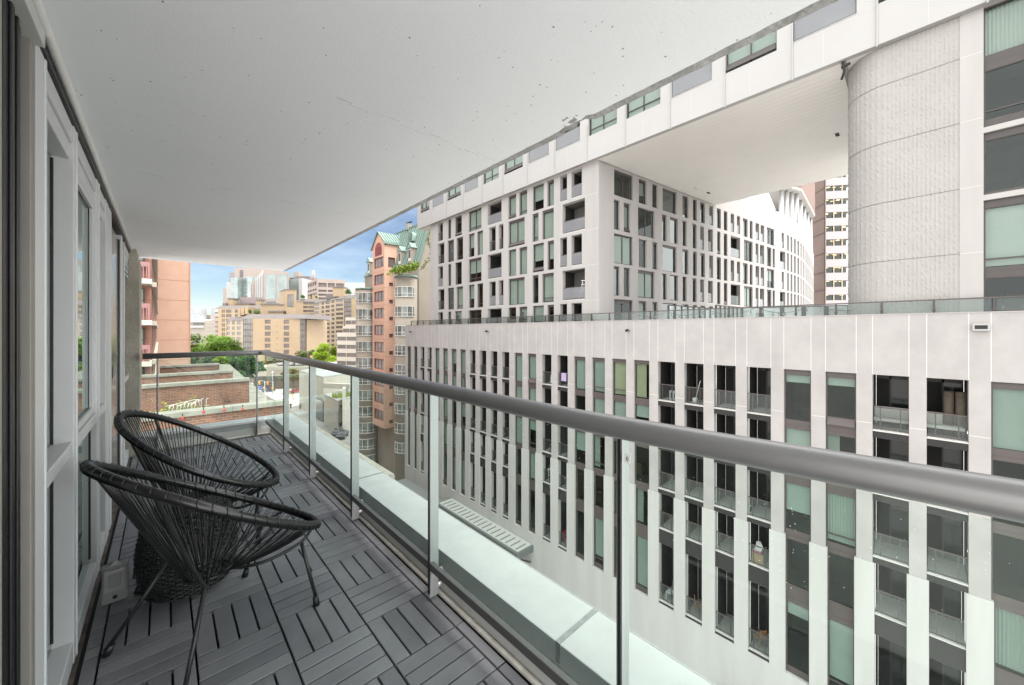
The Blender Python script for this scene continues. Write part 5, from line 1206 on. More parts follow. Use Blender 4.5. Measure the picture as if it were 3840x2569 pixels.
for a, b in ((998, 1034), (1040, 1077)):
    m = LF(fr); s0, s1 = us(991, 1083, Ln, a), us(991, 1083, Ln, b); m.lq(s0, s1, .12, zv(1122, d), zv(1030, d)); o = put(m.build('glass_grid', M_glt, gb), gb)
    m = LF(fr)
    for k in range(10): c = s0 + (s1 - s0) * k / 9; m.lb(c - .05, c + .05, .13, .3, zv(1122, d), zv(1030, d))
    v = 1030
    while v < 1123: m.lb(s0, s1, .13, .28, zv(v + .5, d), zv(v, d)); v += 6.5
    put(m.build('mullion_grid', M_pale, gb), gb)
m = LF(fr); m.lb(us(991, 1083, Ln, 998), us(991, 1083, Ln, 1035), .1, .3, zv(1136, d), zv(1131, d)); put(m.build('window_band', M_far, gb), gb)
f2, l2 = frame(gp(942, 400), p0)
for k in range(7):
    m = LF(f2); m.lb(l2 * (k + .15) / 7, l2 * (k + .62) / 7, .05, .9, zv(1125, 365), zv(1052 - k * 3.2, 365)); put(m.build('pier', M_white if k > 2 else M_gbld, gb), gb)
tower('blue_glass_wing', 'light blue glass wing right of the grid-glass institute', 1083, 1120, 1047, 345, M_glt, 20, cat='building', win_m=M_pale, ncol=1, rowdv=6, rowh=.9, um=0)
tower('white_fin_wall', 'plain white vertical slab at the end of the light blue glass wing', 1120, 1134, 1043, 340, M_white, 20, cat='building')
tower('dark_tower', 'dark mauve-brown tower with a stepped top behind the white vertical slab', 1106, 1162, 1036, 450, mat('dark_mauve_tower', (.15, .125, .125), .7), 40, win_m=mat('far_dark_slot', (.09, .08, .085), .5), ncol=5, rowdv=7, rowh=2)
t = tower('plant_room_tower', 'beige block with plant rooms poking up behind the dark mauve tower', 1084, 1122, 1040, 480, M_stone, 20, cat='building', win_m=M_far, ncol=4, rowdv=8, rowh=3)
boxpart('plant_room', M_stone, t, behind(gp(1100, 478), gp(1119, 478), 10), zv(1045, 478), zv(1020, 478))
ck = thing('chimney_stacks', 'cluster of thin steel flue stacks rising over the brown concrete building', 'chimneys', loc=(*gp(1175, 330), 0))
for u in (1171, 1175, 1179):
    p = gp(u, 330); m = MB(); m.tube([(p[0], p[1], zv(1060, 330)), (p[0], p[1], zv(1014, 330))], .38, 8); put(m.build('stack', mat('flue_metal', (.30, .24, .21), .5), ck), ck)
cb_ = thing('concrete_office', 'brown-beige concrete office building with deep dark window panels on the skyline', 'building', loc=(*gp(1230, 315), GROUND))
d = 300; p0, p1 = gp(1189, d), gp(1294, d + 6); fr, Ln = frame(p0, p1); q = lambda u: us(1189, 1294, Ln, u)
rw = [(zv(1076, d), zv(1060, d), [(q(1194), q(1224), 0), (q(1229), q(1255), 0), (q(1260), q(1289), 0)])] + [(zv(v + 8, d), zv(v, d), [(q(1194), q(1224), 0), (q(1229), q(1255), 0), (q(1260), q(1289), 0)]) for v in (1086, 1101, 1115, 1129)]
simple_facade(cb_, fr, Ln, GROUND, zv(1045.5, d), rw, M_gbld, mat('recessed_brown_glass', (.13, .10, .09), .5), thick=1.2, dp=.9)
f2, l2 = frame(gp(1153, 322), p0); simple_facade(cb_, f2, l2 - 1.25, GROUND, zv(1045.5, 300), [(zv(v + h_, 311), zv(v, 311), [(l2 * a, l2 * (a + .17), 0) for a in (.05, .28, .51, .74)]) for v, h_ in ((1060, 14), (1086, 7), (1101, 7))], M_gbld, M_far2, thick=1.2, dp=.9, wname='side_window', part='side_wall')
tower('white_lab_building', 'white far building with small windows between the brown concrete office and the copper roof', 1294, 1358, 1060, 420, mat('white_far_clad', (.36, .385, .39), .6), 30, cat='building', win_m=M_glt, ncol=5, rowdv=9, rowh=2)

# ---------------- behind the white wing on the right
ob_ = thing('banded_office_tower', 'office tower with pale horizontal bands and lit ceiling lamps seen beside the ribbed tower', 'tower', loc=(*gp(3140, 102), GROUND))
d = 100; p0, p1 = gp(3096, d), gp(3200, d - 1); fr, Ln = frame(p0, p1); M_ob = mat('pale_spandrel', (.33, .31, .315), .6, var=.03, vs=.1)
i0, i1 = inset(p0, p1, 2.5); boxpart('office_core', mat('office_interior', (.10, .09, .075), .9), ob_, behind(i0, i1, 15), GROUND, 60)
zz = [zv(600 + y / 2.4127, d) for y in (1270, 1150, 1022, 900, 778, 650, 528, 405, 285, 165, 45, -75, -195)]
M_lit = mat('lit_ceiling_lamp', (1, .8, .5), .5, emit=(1, .68, .33, 2.2))
for k, z in enumerate(zz):
    m = LF(fr); m.lb(0, Ln, -2.4, 0, z - 2.05, z); put(m.build('spandrel', M_ob, ob_), ob_)
    if k + 1 < len(zz):
        m = LF(fr)
        for q in range(4): c = Ln * (.005 + q * .333 * .90); m.lb(c - .09, c + .09, -.35, -.05, z, zz[k + 1] - 2.05)
        put(m.build('mullion', mat('cream_mullion', (.50, .44, .34), .6), ob_), ob_)
        m = LF(fr); m.lq(0, Ln, -.3, z + .01, zz[k + 1] - 2.06); put(m.build('pane', glass('office_glass', (.55, .55, .5), 1.2, 1.5), ob_), ob_)
        for _ in range(4):
            c = rnd.choice([.12, .2, .42, .55, .74, .84]) * Ln; dd = -.7 - rnd.random() * 1.4; m = LF(fr); m.lb(c - .35, c + .35, dd - .12, dd, zz[k + 1] - 2.12, zz[k + 1] - 2.06); put(m.build('ceiling_lamp', M_lit, ob_), ob_)
bt = thing('brown_tower', 'plain brown concrete tower standing between the white wing and the banded office tower', 'tower', loc=(*gp(3070, 115), GROUND))
M_bt = mat('brown_concrete', (.20, .145, .125), .9, var=.1, vs=.15); boxpart('tower_wall', M_bt, bt, ccw([gp(3030, 106), gp(3096, 98), gp(3096, 118), gp(3030, 118)]), GROUND, 70)
fr, Ln = frame(gp(3030, 105.9), gp(3096, 97.9)); m = LF(fr)
for y in (1190, 1035, 870, 690, 560, 435, 300): m.lb(0, Ln, 0.02, .06, zv(600 + y / 2.4127, 102), zv(600 + y / 2.4127, 102) + .12)
m.lb(Ln * .95, Ln * .99, .02, .1, GROUND, 69); put(m.build('panel_joints', mat('brown_joint', (.09, .065, .055), .9), bt), bt)
vb = thing('braced_tower', 'brown clad tower carried on white V-shaped braces above the curved white wing', 'tower', loc=(*gp(2980, 75), 15))
E0, E1 = Vector(gp(3007, 65)), Vector(gp(3056, 79.4)); EL = Vector(gp(2860, 60))
boxpart('clad_body', mat('brown_fin_cladding', (.17, .105, .085), .8, var=.2, vs=1, stretch=(4, 4, .2)), vb, ccw([tuple(EL), tuple(E0), tuple(E1), gp(2950, 96)]), 26, 48)
boxpart('white_fascia', M_conc2, vb, ccw([tuple(EL), tuple(E0), tuple(E1), gp(2950, 96)]), 25.6, 25.99)
boxpart('dark_core', mat('dark_core', (.08, .072, .068), .7), vb, ccw([gp(2845, 73), gp(2940, 76), gp(2990, 86), gp(2900, 100)]), 15, 25.6)
boxpart('core_canopy', M_white, vb, ccw([gp(2880, 68), gp(2942, 69), gp(2950, 75), gp(2890, 74)]), 20.6, 21.2)
def edge(f): return E0.lerp(E1, f) if f >= 0 else E0.lerp(EL, -f)
M_brace = mat('white_brace', (.34, .34, .335), .5)
for k in range(-3, 5):
    for sgn in (-1, 1):
        a = edge(k * .25 * (1 if k >= 0 else .55)); b = edge((k + .5 * sgn) * .25 * (1 if k >= 0 else .55)); bk = Vector((FW[0], FW[1])) * 1.2
        m = MB(); m.tube([(a.x + bk.x, a.y + bk.y, 25.6), (b.x + bk.x, b.y + bk.y, 14.5)], .30, 6); put(m.build('brace', M_brace, vb), vb)

# ---------------- low buildings and street seen through the railing glass
th = thing('theatre_building', 'low white concrete building with flat roofs and small windows below the copper-roofed tower', 'building', loc=(*gp(1230, 98), GROUND))
M_th = mat('cream_concrete', (.36, .345, .30), .85, var=.08, vs=.5); M_thr = mat('flat_roof', (.25, .26, .255), .8, var=.15, vs=.3)
main_ = ccw([gp(1122, 116), gp(1213, 99), gp(1345, 112), gp(1215, 130)]); boxpart('main_wall', M_th, th, main_, GROUND, -10.9); boxpart('main_roof', M_thr, th, main_, -10.88, -10.7)
wing_ = ccw([gp(1215, 93), gp(1267, 84), gp(1345, 92), gp(1300, 100)]); boxpart('wing_wall', M_th, th, wing_, GROUND, -14.5); boxpart('wing_roof', M_thr, th, wing_, -14.48, -14.2)
boxpart('link_wall', M_th, th, ccw([gp(1284, 83.5), gp(1294, 84.5), gp(1296, 87), gp(1286, 87)]), GROUND + 2, -11.5)
fr, Ln = frame(gp(1268, 83.9), gp(1345, 91.9))
for a, b, v0, v1 in ((1272, 1292, 1518, 1531), (1272, 1292, 1585, 1600), (1312, 1322, 1520, 1535)):
    m = LF(fr); s0, s1 = us(1268, 1345, Ln, a), us(1268, 1345, Ln, b); m.lb(s0, s1, .02, .1, zv(v1, 85), zv(v0, 85)); put(m.build('window', M_far, th), th)
m = MB(); A, B = gp(1215, 97), gp(1314, 95); 
fr, Ln = frame(A, B); m = LF(fr); m.lb(0, Ln, -.8, .3, zv(1432, 97) - 1.6, zv(1432, 97) - .3); m.lb(Ln * .84, Ln * .88, -.5, .0, -14.2, zv(1432, 97) - 1.6); put(m.build('roof_beam', M_th, th), th)
m = LF(frame(gp(1214, 98.8), gp(1216, 98.9))[0]); fr, Ln = frame(gp(1175, 103.5), gp(1213, 96.5)); m = LF(fr); m.lb(0, Ln, -.1, .2, GROUND, zv(1497, 100)); put(m.build('loading_door', M_far, th), th)
p = gp(1300, 101); pl_ = thing('roof_grass', 'patch of green grass growing on the low white building roof', 'roof plants', loc=(p[0], p[1], -14.2)); m = MB(); rg = random.Random(8)
for _ in range(260): x, y = rg.uniform(-3, 3), rg.uniform(-2, 2); h = rg.uniform(.5, 1.4); m.poly([(x - .12, y, 0), (x + .12, y + .05, 0), (x + rg.uniform(-.3, .3), y, h)])
m.build('grass_blades', mat('roof_grass_blade', (.16, .22, .05), .8, var=.3, vs=1), pl_); pl_.location = (*gp(1296, 90), -14.2)
lb_ = thing('low_concrete_building', 'long low beige concrete building with roof vents across the street junction', 'building', loc=(*gp(1060, 150), GROUND))
d = 148; boxpart('upper_wall', M_beige, lb_, behind(gp(945, d), gp(1240, d + 6), 25), zv(1412, d), zv(1378, d)); boxpart('lower_wall', mat('underside_shade', (.09, .08, .07), .4), lb_, behind(gp(950, d + 3), gp(1240, d + 9), 20), GROUND, zv(1412, d) - .02)  # shade of the dark underside is put into the lower wall colour
for u in (1052, 1092, 1120):
    p = gp(u, d + 6); m = MB(); m.tube([(p[0] - 1.2, p[1], zv(1378, d) + .7), (p[0] + 1.2, p[1], zv(1378, d) + .7)], .75, 10); put(m.build('roof_vent', M_pale, lb_), lb_)

def leafmat(name, col):
    if name in MATS: return MATS[name]
    m = bpy.data.materials.new(name); m.use_nodes = True; n = m.node_tree.nodes; l = m.node_tree.links.new
    p = n['Principled BSDF']; p.inputs['Base Color'].default_value = (*col, 1); p.inputs['Roughness'].default_value = .6
    t = n.new("ShaderNodeBsdfTranslucent"); t.inputs['Color'].default_value = (col[0] * 1.5, col[1] * 1.35, col[2] * .8, 1)
    x = n.new("ShaderNodeMixShader"); x.inputs[0].default_value = .45; l(p.outputs[0], x.inputs[1]); l(t.outputs[0], x.inputs[2]); l(x.outputs[0], n['Material Output'].inputs['Surface'])
    MATS[name] = m; return m
# trees: tapered trunk with limbs, crown of many small leaf faces in uneven clumps
def tree(label, u, vtop, vbot, wpx, d, col, seed, n=5200, name='broadleaf_tree', leaf=.42, base=GROUND, group=None):
    rg = random.Random(seed); x, y = gp(u, d); zt, zb = zv(vtop, d), zv(vbot, d); Rw = wpx / FPX * d / 2; H = (zt - zb) / 2; cz = (zt + zb) / 2
    t = thing(name, label, 'tree', group, loc=(x, y, base))
    m = MB(); m.tube([(0, 0, 0), (.1, .05, (zb - base) * .6), (0, 0, zb - base), (0, 0, cz - base)], [.45, .34, .28, .14], 8)
    clumps = []
    for k in range(26):
        a = rg.uniform(0, 6.283); e = rg.uniform(-.55, 1) ; r = (1 - e * e * .55) ** .5 * rg.uniform(.45, .98)
        c = Vector((Rw * r * math.cos(a), Rw * r * math.sin(a), cz - base + H * e * .82)); clumps.append((c, rg.uniform(.26, .46) * Rw))
        if k < 9: m.tube([(0, 0, zb - base + H * .2), tuple(c * .5 + Vector((0, 0, (cz - base) * .5))), tuple(c)], [.16, .10, .04], 5)
    m.build('trunk', mat('bark', (.09, .07, .055), .9), t)
    cm = MB(); per = n // len(clumps)
    for c, r in clumps:
        sh = rg.randint(0, 2)
        for _ in range(per):
            v = Vector((rg.gauss(0, 1), rg.gauss(0, 1), rg.gauss(0, 1))); v = v.normalized() * r * rg.random() ** .4; v.z *= .72; p = c + v
            dd = Vector((rg.uniform(-1, 1), rg.uniform(-1, 1), rg.uniform(-.5, .5))).normalized(); e = dd.cross(Vector((rg.uniform(-.4, .4), rg.uniform(-.4, .4), 1))).normalized(); s = leaf * rg.uniform(.6, 1.25)
            cm.cur = sh; cm.poly([p - dd * s, p + e * s * .5, p + dd * s, p - e * s * .5])
    c1 = leafmat('leaf_%s_a' % col[0], col[1]); c2 = leafmat('leaf_%s_b' % col[0], tuple(q * .7 for q in col[1])); c3 = leafmat('leaf_%s_c' % col[0], tuple(q * 1.35 for q in col[1]))
    cm.build('crown', [c1, c2, c3], t); return t
mid = ('mid_green', (.12, .21, .04)); deep = ('deep_green', (.065, .15, .05)); lime = ('lime', (.22, .32, .03)); olive = ('olive', (.13, .14, .05)); dk_ = ('dark', (.04, .085, .03))
tree('large mid-green tree in front of the tan blocks, left of centre', 790, 1249, 1420, 165, 92, mid, 1, 8000, leaf=.36)
tree('green tree crowded against the front of the tan blocks, right of the largest one', 858, 1285, 1420, 100, 100, mid, 2, 5000, leaf=.36)
tree('deep green round tree behind the end railing glass, left of the corner post', 900, 1338, 1440, 130, 84, deep, 3, 6500, leaf=.32)
tree('deep green tree low behind the railing at the foot of the salmon wall', 752, 1335, 1420, 110, 88, deep, 4, 4500, leaf=.32)
tree('small bright lime-green tree beyond the top brick terrace', 826, 1336, 1392, 46, 70, lime, 5, 2400, leaf=.2)
tree('dusky blue-green tree by the railing corner post', 962, 1345, 1420, 46, 96, ('blue_green', (.06, .11, .07)), 6, 2400, leaf=.3)
tree('thin olive tree seen through the glass just right of the railing corner', 1028, 1338, 1378, 70, 170, olive, 7, 3000, leaf=.45)
tree('olive-yellow street tree behind the railing glass at the junction', 1098, 1383, 1445, 72, 140, ('olive_yellow', (.15, .165, .035)), 8, 3600, leaf=.42)
tree('bright yellow-green tree in front of the tan bays and banded building', 1222, 1288, 1372, 90, 150, lime, 9, 5200, leaf=.42)
tree('olive pine at the left of the bright yellow-green tree', 1150, 1312, 1375, 78, 158, ('pine', (.10, .13, .055)), 10, 4200, leaf=.4, name='pine_tree')
tree('dark green tree standing in the gap between the tan front block and the tan slab', 1160, 1234, 1330, 36, 205, dk_, 11, 2600, leaf=.5)
tree('dark tree behind the low junction between pine and tan wall', 1105, 1320, 1375, 40, 185, dk_, 12, 1600, leaf=.5)
tree('pale hedge-like tree at the foot of the stone building beyond the salmon block', 730, 1285, 1330, 40, 180, olive, 13, 1500, leaf=.5)
def shrub(label, u, v0, v1, wpx, d, seed):
    p = gp(u, d); t = thing('roof_shrub', label, 'shrub', 'shrubs on the tan roofs', loc=(p[0], p[1], zv(v1, d))); rg = random.Random(seed); m = MB(); h = (v1 - v0) / FPX * d; w_ = wpx / FPX * d / 2
    for k in range(7): leafmesh(m, (rg.uniform(-.5, .5) * w_, rg.uniform(-.5, .5) * w_, h * rg.uniform(.35, .75)), 70, w_ * .5, .45, rg, .8)
    m.build('foliage', mat('roof_leaf', (.085, .15, .035), .6), t); m = MB(); m.tube([(0, 0, 0), (0, 0, h * .5)], .12, 5); m.build('stem', M_stem, t)
for a in (('shrub on the tan roof between the brick chimneys, left one', 937, 1160, 1178, 10, 178.5, 1), ('wider shrub on the tan roof right of the brick chimneys', 965, 1163, 1178, 22, 178.5, 2), ('round shrub on the roof right of the dark-capped tan box', 1305, 1083, 1106, 26, 232, 3), ('round shrub on the tan slab roof beside the white vertical slab', 1136, 1106, 1121, 18, 270, 4), ('small shrub squeezed between two roof chimneys on the tan slab', 1186, 1109, 1121, 8, 266, 5)): shrub(*a)

# ================================================================== SMALL THINGS ON AND AROUND THE PODIUM
def at_pod(u, v, dx=0.0):
    X = PXF + dx; y = onX(u, X); return Vector((X, y, zv(v, X * FW[0] + y * FW[1])))
for lab, u, v in (('small security camera at the far left end of the podium parapet', 1544, 1243), ('small security camera on the podium parapet below the middle of the white block', 1831, 1241), ('small security camera on the podium parapet below the corner of the white block', 2359, 1237)):
    p = at_pod(u, v); t = thing('security_camera', lab, 'camera', 'cameras on the podium parapet', loc=p)
    m = MB(); m.box(-.14, 0, -.09, .09, -.02, .14); m.build('bracket', M_white, t); m = MB(); m.tube([(-.05, 0, .02), (-.30, .05, -.06)], [.085, .075], 10); m.build('camera_body', M_dark, t)
p = at_pod(3678, 1227); t = thing('wall_light', 'white square-framed wall light on the podium parapet at the right', 'wall light', loc=p)
m = MB(); m.box(-.12, 0, -.20, .20, -.13, .13); m.build('light_body', M_white, t); m = MB(); m.box(-.126, -.1205, -.15, .15, -.07, .07); m.build('lens', M_dark, t)
# entrance canopies on the podium
t = thing('slatted_canopy', 'flat canopy with pale standing seams and dark edge over an entrance low on the podium', 'canopy', loc=(21, 26, -16.3))
m = MB(); m.box(20.15, 21.94, 21.1, 33.0, -16.45, -15.95); put(m.build('canopy_edge', mat('canopy_edge_metal', (.10, .11, .105), .5), t), t)
m = MB(); m.box(20.35, 21.93, 21.3, 32.8, -15.949, -15.92); put(m.build('canopy_roof', mat('canopy_roof', (.33, .34, .32), .6), t), t)
m = MB(); y = 21.6
while y < 32.7: m.box(20.5, 21.6, y, y + .09, -15.9195, -15.88); y += .62
put(m.build('seams', mat('canopy_seam', (.13, .135, .13), .6), t), t)
for y in (21.4, 27, 32.6):
    m = MB(); m.tube([(21.9, y, -17.4), (20.4, y, -16.5)], .06, 6); put(m.build('stay', M_brown, t), t)
for lab, y0, y1, z in (('long dark canopy low on the far left end of the podium', 34.5, 43.0, -16.6), ('dark canopy edge low on the podium beside the near white ledge', -1.5, 6.4, -17.2)):
    t = thing('dark_canopy', lab, 'canopy', loc=(21, (y0 + y1) / 2, z)); m = MB(); m.box(20.4, 21.94, y0, y1, z - .8, z - .2); put(m.build('fascia', mat('canopy_edge_metal', (.10, .11, .105), .5), t), t)
    m = MB(); m.box(20.5, 21.93, y0 + .1, y1 - .1, z - .199, z - .15); put(m.build('canopy_roof', mat('dark_canopy_roof', (.16, .165, .165), .6), t), t)
# --- belongings on the balconies opposite
def on_balc(col, row, f, depth=.75):             # position on the floor of the balcony in column col
    a, b = ops[col] if False else (S(pcols[col][1]), S(pcols[col][0])); s = a + (b - a) * f; beam = [.32, .32, .3, .9, .2][row] + .021
    O, e, n = frp; return (O[0] + e[0] * s - n[0] * depth, O[1] + e[1] * s - n[1] * depth, zl[row] + beam)
def legs4(m, w, d, h, r=.015, c=(0, 0)):
    for sx in (-1, 1):
        for sy in (-1, 1): m.tube([(c[0] + sx * w, c[1] + sy * d, 0), (c[0] + sx * w * .85, c[1] + sy * d * .85, h)], r, 6)
def stool(label, loc, m_, h=.45):
    t = thing('stool', label, 'stool', loc=loc); m = MB(); m.box(-.19, .19, -.19, .19, h - .03, h); m.build('seat', m_, t, .01)
    for sx in (-1, 1):
        for sy in (-1, 1): m = MB(); m.box(sx * .165 - .02, sx * .165 + .02, sy * .165 - .02, sy * .165 + .02, 0, h - .031); m.build('leg', m_, t)
def chair_simple(label, loc, rz, m_, h=.45, back=.9, slats=4):
    t = thing('balcony_chair', label, 'chair', loc=loc); t.rotation_euler.z = rz
    m = MB(); m.box(-.21, .21, -.21, .21, h - .03, h); m.build('seat', m_, t)
    for sx in (-1, 1):
        for sy in (-1, 1): m = MB(); m.tube([(sx * .19, sy * .19, 0), (sx * .18, sy * .18, h - .03)], .018, 6); m.build('leg', m_, t)
    m = MB(); m.tube([(-.19, .2, h), (-.19, .25, back)], .016, 6); m.tube([(.19, .2, h), (.19, .25, back)], .016, 6)
    for k in range(slats): z = h + .12 + (back - h - .12) * k / (slats - 1); m.box(-.19, .19, .205 + .045 * (z - h) / (back - h), .23 + .045 * (z - h) / (back - h), z - .025, z + .025)
    m.build('backrest', m_, t)
M_wht = mat('white_plastic', (.72, .72, .70), .5); M_wood = mat('orange_wood', (.33, .15, .055), .6, var=.2, vs=6); M_rd = mat('red_plastic', (.5, .025, .03), .45); M_card = mat('cardboard', (.36, .24, .13), .85)
stool('small white square stool on a low podium balcony', on_balc(20, 4, .5, .5), M_wht)
chair_simple('wooden chair with a white cushion on a low podium balcony beside the white stool balcony', on_balc(21, 4, .6, .55), .4, M_wood)
chair_simple('orange wooden slatted chair on the lowest podium balcony, fourth of its row', on_balc(23, 4, .4, .6), 2.6, M_wood, slats=6)
chair_simple('red plastic chair on a low podium balcony just above the slatted canopy', on_balc(15, 4, .5, .55), .2, M_rd)
chair_simple('white plastic chair standing on the third-row podium balcony left of the near post', on_balc(14, 3, .5, .6), -.3, M_wht)
def box_thing(label, loc, w, d, h, m_, rz=0, flaps=False, cat='box'):
    t = thing('cardboard_box', label, cat, loc=loc); t.rotation_euler.z = rz; m = MB(); m.box(-w, w, -d, d, 0, h); m.build('box_sides', m_, t)
    if flaps:
        for sx in (-1, 1): m = MB(); m.hexa([(sx * w - .005, -d, h - .004), (sx * w + .005, -d, h - .004), (sx * w + .005, d, h - .004), (sx * w - .005, d, h - .004), (sx * (w + .16) - .005, -d, h + .1), (sx * (w + .16) + .005, -d, h + .1), (sx * (w + .16) + .005, d, h + .1), (sx * (w + .16) - .005, d, h + .1)]); m.build('flap', m_, t)
box_thing('open brown cardboard box holding pink and white bags on a third-row podium balcony', on_balc(23, 3, .35, .5), .28, .25, .5, M_card, .2, True)
p = on_balc(23, 3, .35, .5); t = thing('shopping_bag', 'crumpled white and pink bag standing in the open cardboard box', 'bag', loc=(p[0], p[1], p[2] + .5)); m = MB(); m.hexa([(-.2, -.15, 0), (.2, -.15, 0), (.2, .15, 0), (-.2, .15, 0), (-.1, -.25, .35), (.28, -.05, .42), (.2, .12, .4), (-.2, .05, .3)]); m.build('bag_top', M_wht, t); m = MB(); m.box(-.24, .24, -.2, .2, -.0, .1); m.build('bag_base', mat('pink_plastic', (.6, .18, .38), .5), t)
p = on_balc(20, 0, .7, .6); t = thing('heater_box', 'grey slotted electric heater box on the top-row podium balcony', 'heater', loc=p); m = MB(); m.box(-.13, .13, -.24, .24, 0, .55); m.build('heater_body', mat('grey_plastic', (.42, .42, .42), .5), t)
for y in (-.10, .10): m = MB(); m.box(-.136, -.1305, y - .06, y + .06, .12, .44); m.build('grille', M_dark, t)
p = on_balc(21, 0, .42, .4); t = thing('mop_bucket', 'white bucket on the top-row podium balcony floor', 'bucket', loc=p); m = MB(); m.lathe([(.11, 0), (.15, .28), (.155, .3), (.14, .3), (.1, .03)], n=16); m.build('bucket_body', M_wht, t); m = MB(); m.tube([(0, -.15, .28), (.1, 0, .2), (0, .15, .28)], .006, 5); m.build('bucket_handle', M_black, t)
t = thing('mop', 'long white-handled mop leaning out of the white bucket', 'mop', loc=p); m = MB(); m.tube([(.0, 0, .12), (.12, -.25, 1.3)], .014, 6); m.build('handle', M_wht, t); m = MB(); m.tube([(0, 0, .05), (0, 0, .22)], [.09, .03], 8); m.build('mop_head', M_wht, t)
p = on_balc(27, 0, .72, .9); t = thing('rolled_mat', 'pair of tall rolled brown mats standing on the top-row balcony at the right', 'rolled mats', loc=p)
for y in (-.16, .16): m = MB(); m.tube([(0, y, 0), (.03, y, 1.75)], .15, 12); m.build('roll', mat('brown_mat_roll', (.10, .08, .06), .9, var=.2, vs=8), t)
def sofa(label, loc, m_):
    t = thing('balcony_bench', label, 'bench', loc=loc); m = MB(); m.box(-.3, .3, -.62, .62, .3, .42); m.build('seat', m_, t); m = MB(); m.box(.26, .34, -.62, .62, .42, .85); m.build('backrest', m_, t)
    for sy in (-.58, .58):
        m = MB(); m.box(-.28, -.24, sy - .025, sy + .025, 0, .6); m.box(.24, .28, sy - .025, sy + .025, 0, .299); m.build('leg', M_brown2, t)
sofa('pale cushioned bench on the top-row podium balcony second from right', on_balc(26, 0, .5, .8), mat('pale_cushion', (.42, .40, .37), .9))
sofa('pale bench behind the glass on the top-row podium balcony with the rolled mats', on_balc(27, 0, .35, .7), mat('pale_cushion2', (.48, .46, .42), .9))
p = on_balc(14, 0, .6, .5); t = thing('leaning_panel', 'picture panel leaning behind the rail of a top-row podium balcony', 'panel', loc=p); m = MB(); m.hexa([(-.02, -.25, 0), (.02, -.25, 0), (.02, .25, 0), (-.02, .25, 0), (.18, -.25, .75), (.22, -.25, .75), (.22, .25, .75), (.18, .25, .75)]); m.build('panel_frame', M_wood, t); m = MB(); m.hexa([(-.03, -.2, .06), (-.022, -.2, .06), (-.022, .2, .06), (-.03, .2, .06), (.15, -.2, .69), (.158, -.2, .69), (.158, .2, .69), (.15, .2, .69)]); m.build('panel_face', M_wht, t)
p = on_balc(15, 0, .6, .35); t = thing('towel', 'striped towel hung over the rail of a top-row podium balcony', 'towel', loc=(PXF + .02, p[1], zl[0] + .32)); m = MB(); m.box(-.015, -.005, -.25, .22, .42, 1.0); m.build('towel_cloth', mat('lilac_towel', (.30, .25, .38), .9, var=.3, vs=9), t); m = MB(); m.box(-.018, .14, -.25, .22, 1.001, 1.012); m.build('towel_fold', mat('lilac_towel', (.52, .46, .60), .9), t)
box_thing('tan cardboard boxes packed on the second-row podium balcony', on_balc(21, 1, .5, .6), .4, .4, .45, M_card)
# stepladder on a balcony of the white block
O, e, n = frb; s_ = SB(16.75); t = thing('stepladder', 'pale aluminium stepladder on a balcony of the white block', 'ladder', loc=(O[0] + .45, 37.87 - s_, 3.75))
for sy in (-.22, .22):
    m = MB(); m.tube([(-.28, sy, 0), (0, sy * .7, 1.35)], .025, 6); m.build('rail', M_wht, t); m = MB(); m.tube([(.3, sy, 0), (0, sy * .7, 1.33)], .02, 6); m.build('rear_leg', M_wht, t)
for k in range(4): m = MB(); x = -.28 + .28 * (k + 1) / 5; m.box(x - .05, x + .05, -.2, .2, .27 * (k + 1) - .015, .27 * (k + 1) + .015); m.build('step', M_wht, t)
m = MB(); m.box(-.1, .1, -.2, .2, 1.35, 1.39); m.build('top_step', M_wht, t)
# rooftop outlets on the copper building and a bird-like finial
t = thing('roof_vent', 'small roof flue on the ridge of the copper roof', 'vent', loc=(29.4, 56.5, 18.2)); m = MB(); m.box(-.3, .3, -.3, .3, -.3, .7); m.build('flue_base', M_beige, t); m = MB(); m.tube([(0, -1.0, .85), (0, .6, .95)], .12, 6); m.build('flue_arm', M_dark, t)

# ================================================================== STREET LIFE (seen small through the glass)
def car(label, u, v, col, rz, name='parked_car', z=GROUND + .01):
    d = (EYE - z) * FPX / (v - CY); x, y = gp(u, d); t = thing(name, label, 'car', 'cars at the junction', loc=(x, y, z)); t.rotation_euler.z = rz
    m = MB(); prof = [(-2.2, .35), (-2.2, .75), (-1.9, .95), (-1.1, 1.0), (-.6, 1.45), (.9, 1.45), (1.55, 1.02), (2.1, .9), (2.2, .65), (2.2, .35)]
    i = len(m.v); nn = len(prof)
    for sy in (-.88, .88): m.v += [(a, sy * (.84 if b > 1.2 else 1), b) for a, b in prof]
    m.f.append(tuple(range(nn))); m.f.append(tuple(range(nn, 2 * nn))[::-1]); m.mi += [0, 0]; m.smooth += [False] * 2
    for k in range(nn): m.f.append((k, nn + k, nn + (k + 1) % nn, (k + 1) % nn)); m.mi.append(0); m.smooth.append(False)
    m.build('body', mat('car_paint_' + label.split()[0], col, .3, spec=.7), t, .04)
    m = MB()
    for sy in (-1, 1): m.hexa([(-1.0, sy * .86, 1.02), (1.4, sy * .86, 1.02), (1.4, sy * .88, 1.02), (-1.0, sy * .88, 1.02), (-.55, sy * .76, 1.38), (.85, sy * .76, 1.38), (.85, sy * .78, 1.38), (-.55, sy * .78, 1.38)])
    m.build('side_window', M_far, t)
    for ax in (-1.35, 1.35):
        for sy in (-.82, .82):
            m = MB(); m.tube([(ax, sy - .1, .33), (ax, sy + .1, .33)], .33, 14); wh = m.build('wheel', M_black, t); m = MB(); m.tube([(ax, sy - .105, .33), (ax, sy + .105, .33)], .19, 10); m.build('rim', M_alu, wh)
car('blue car waiting at the junction beyond the brick terrace', 975, 1462, (.09, .16, .34), .3)
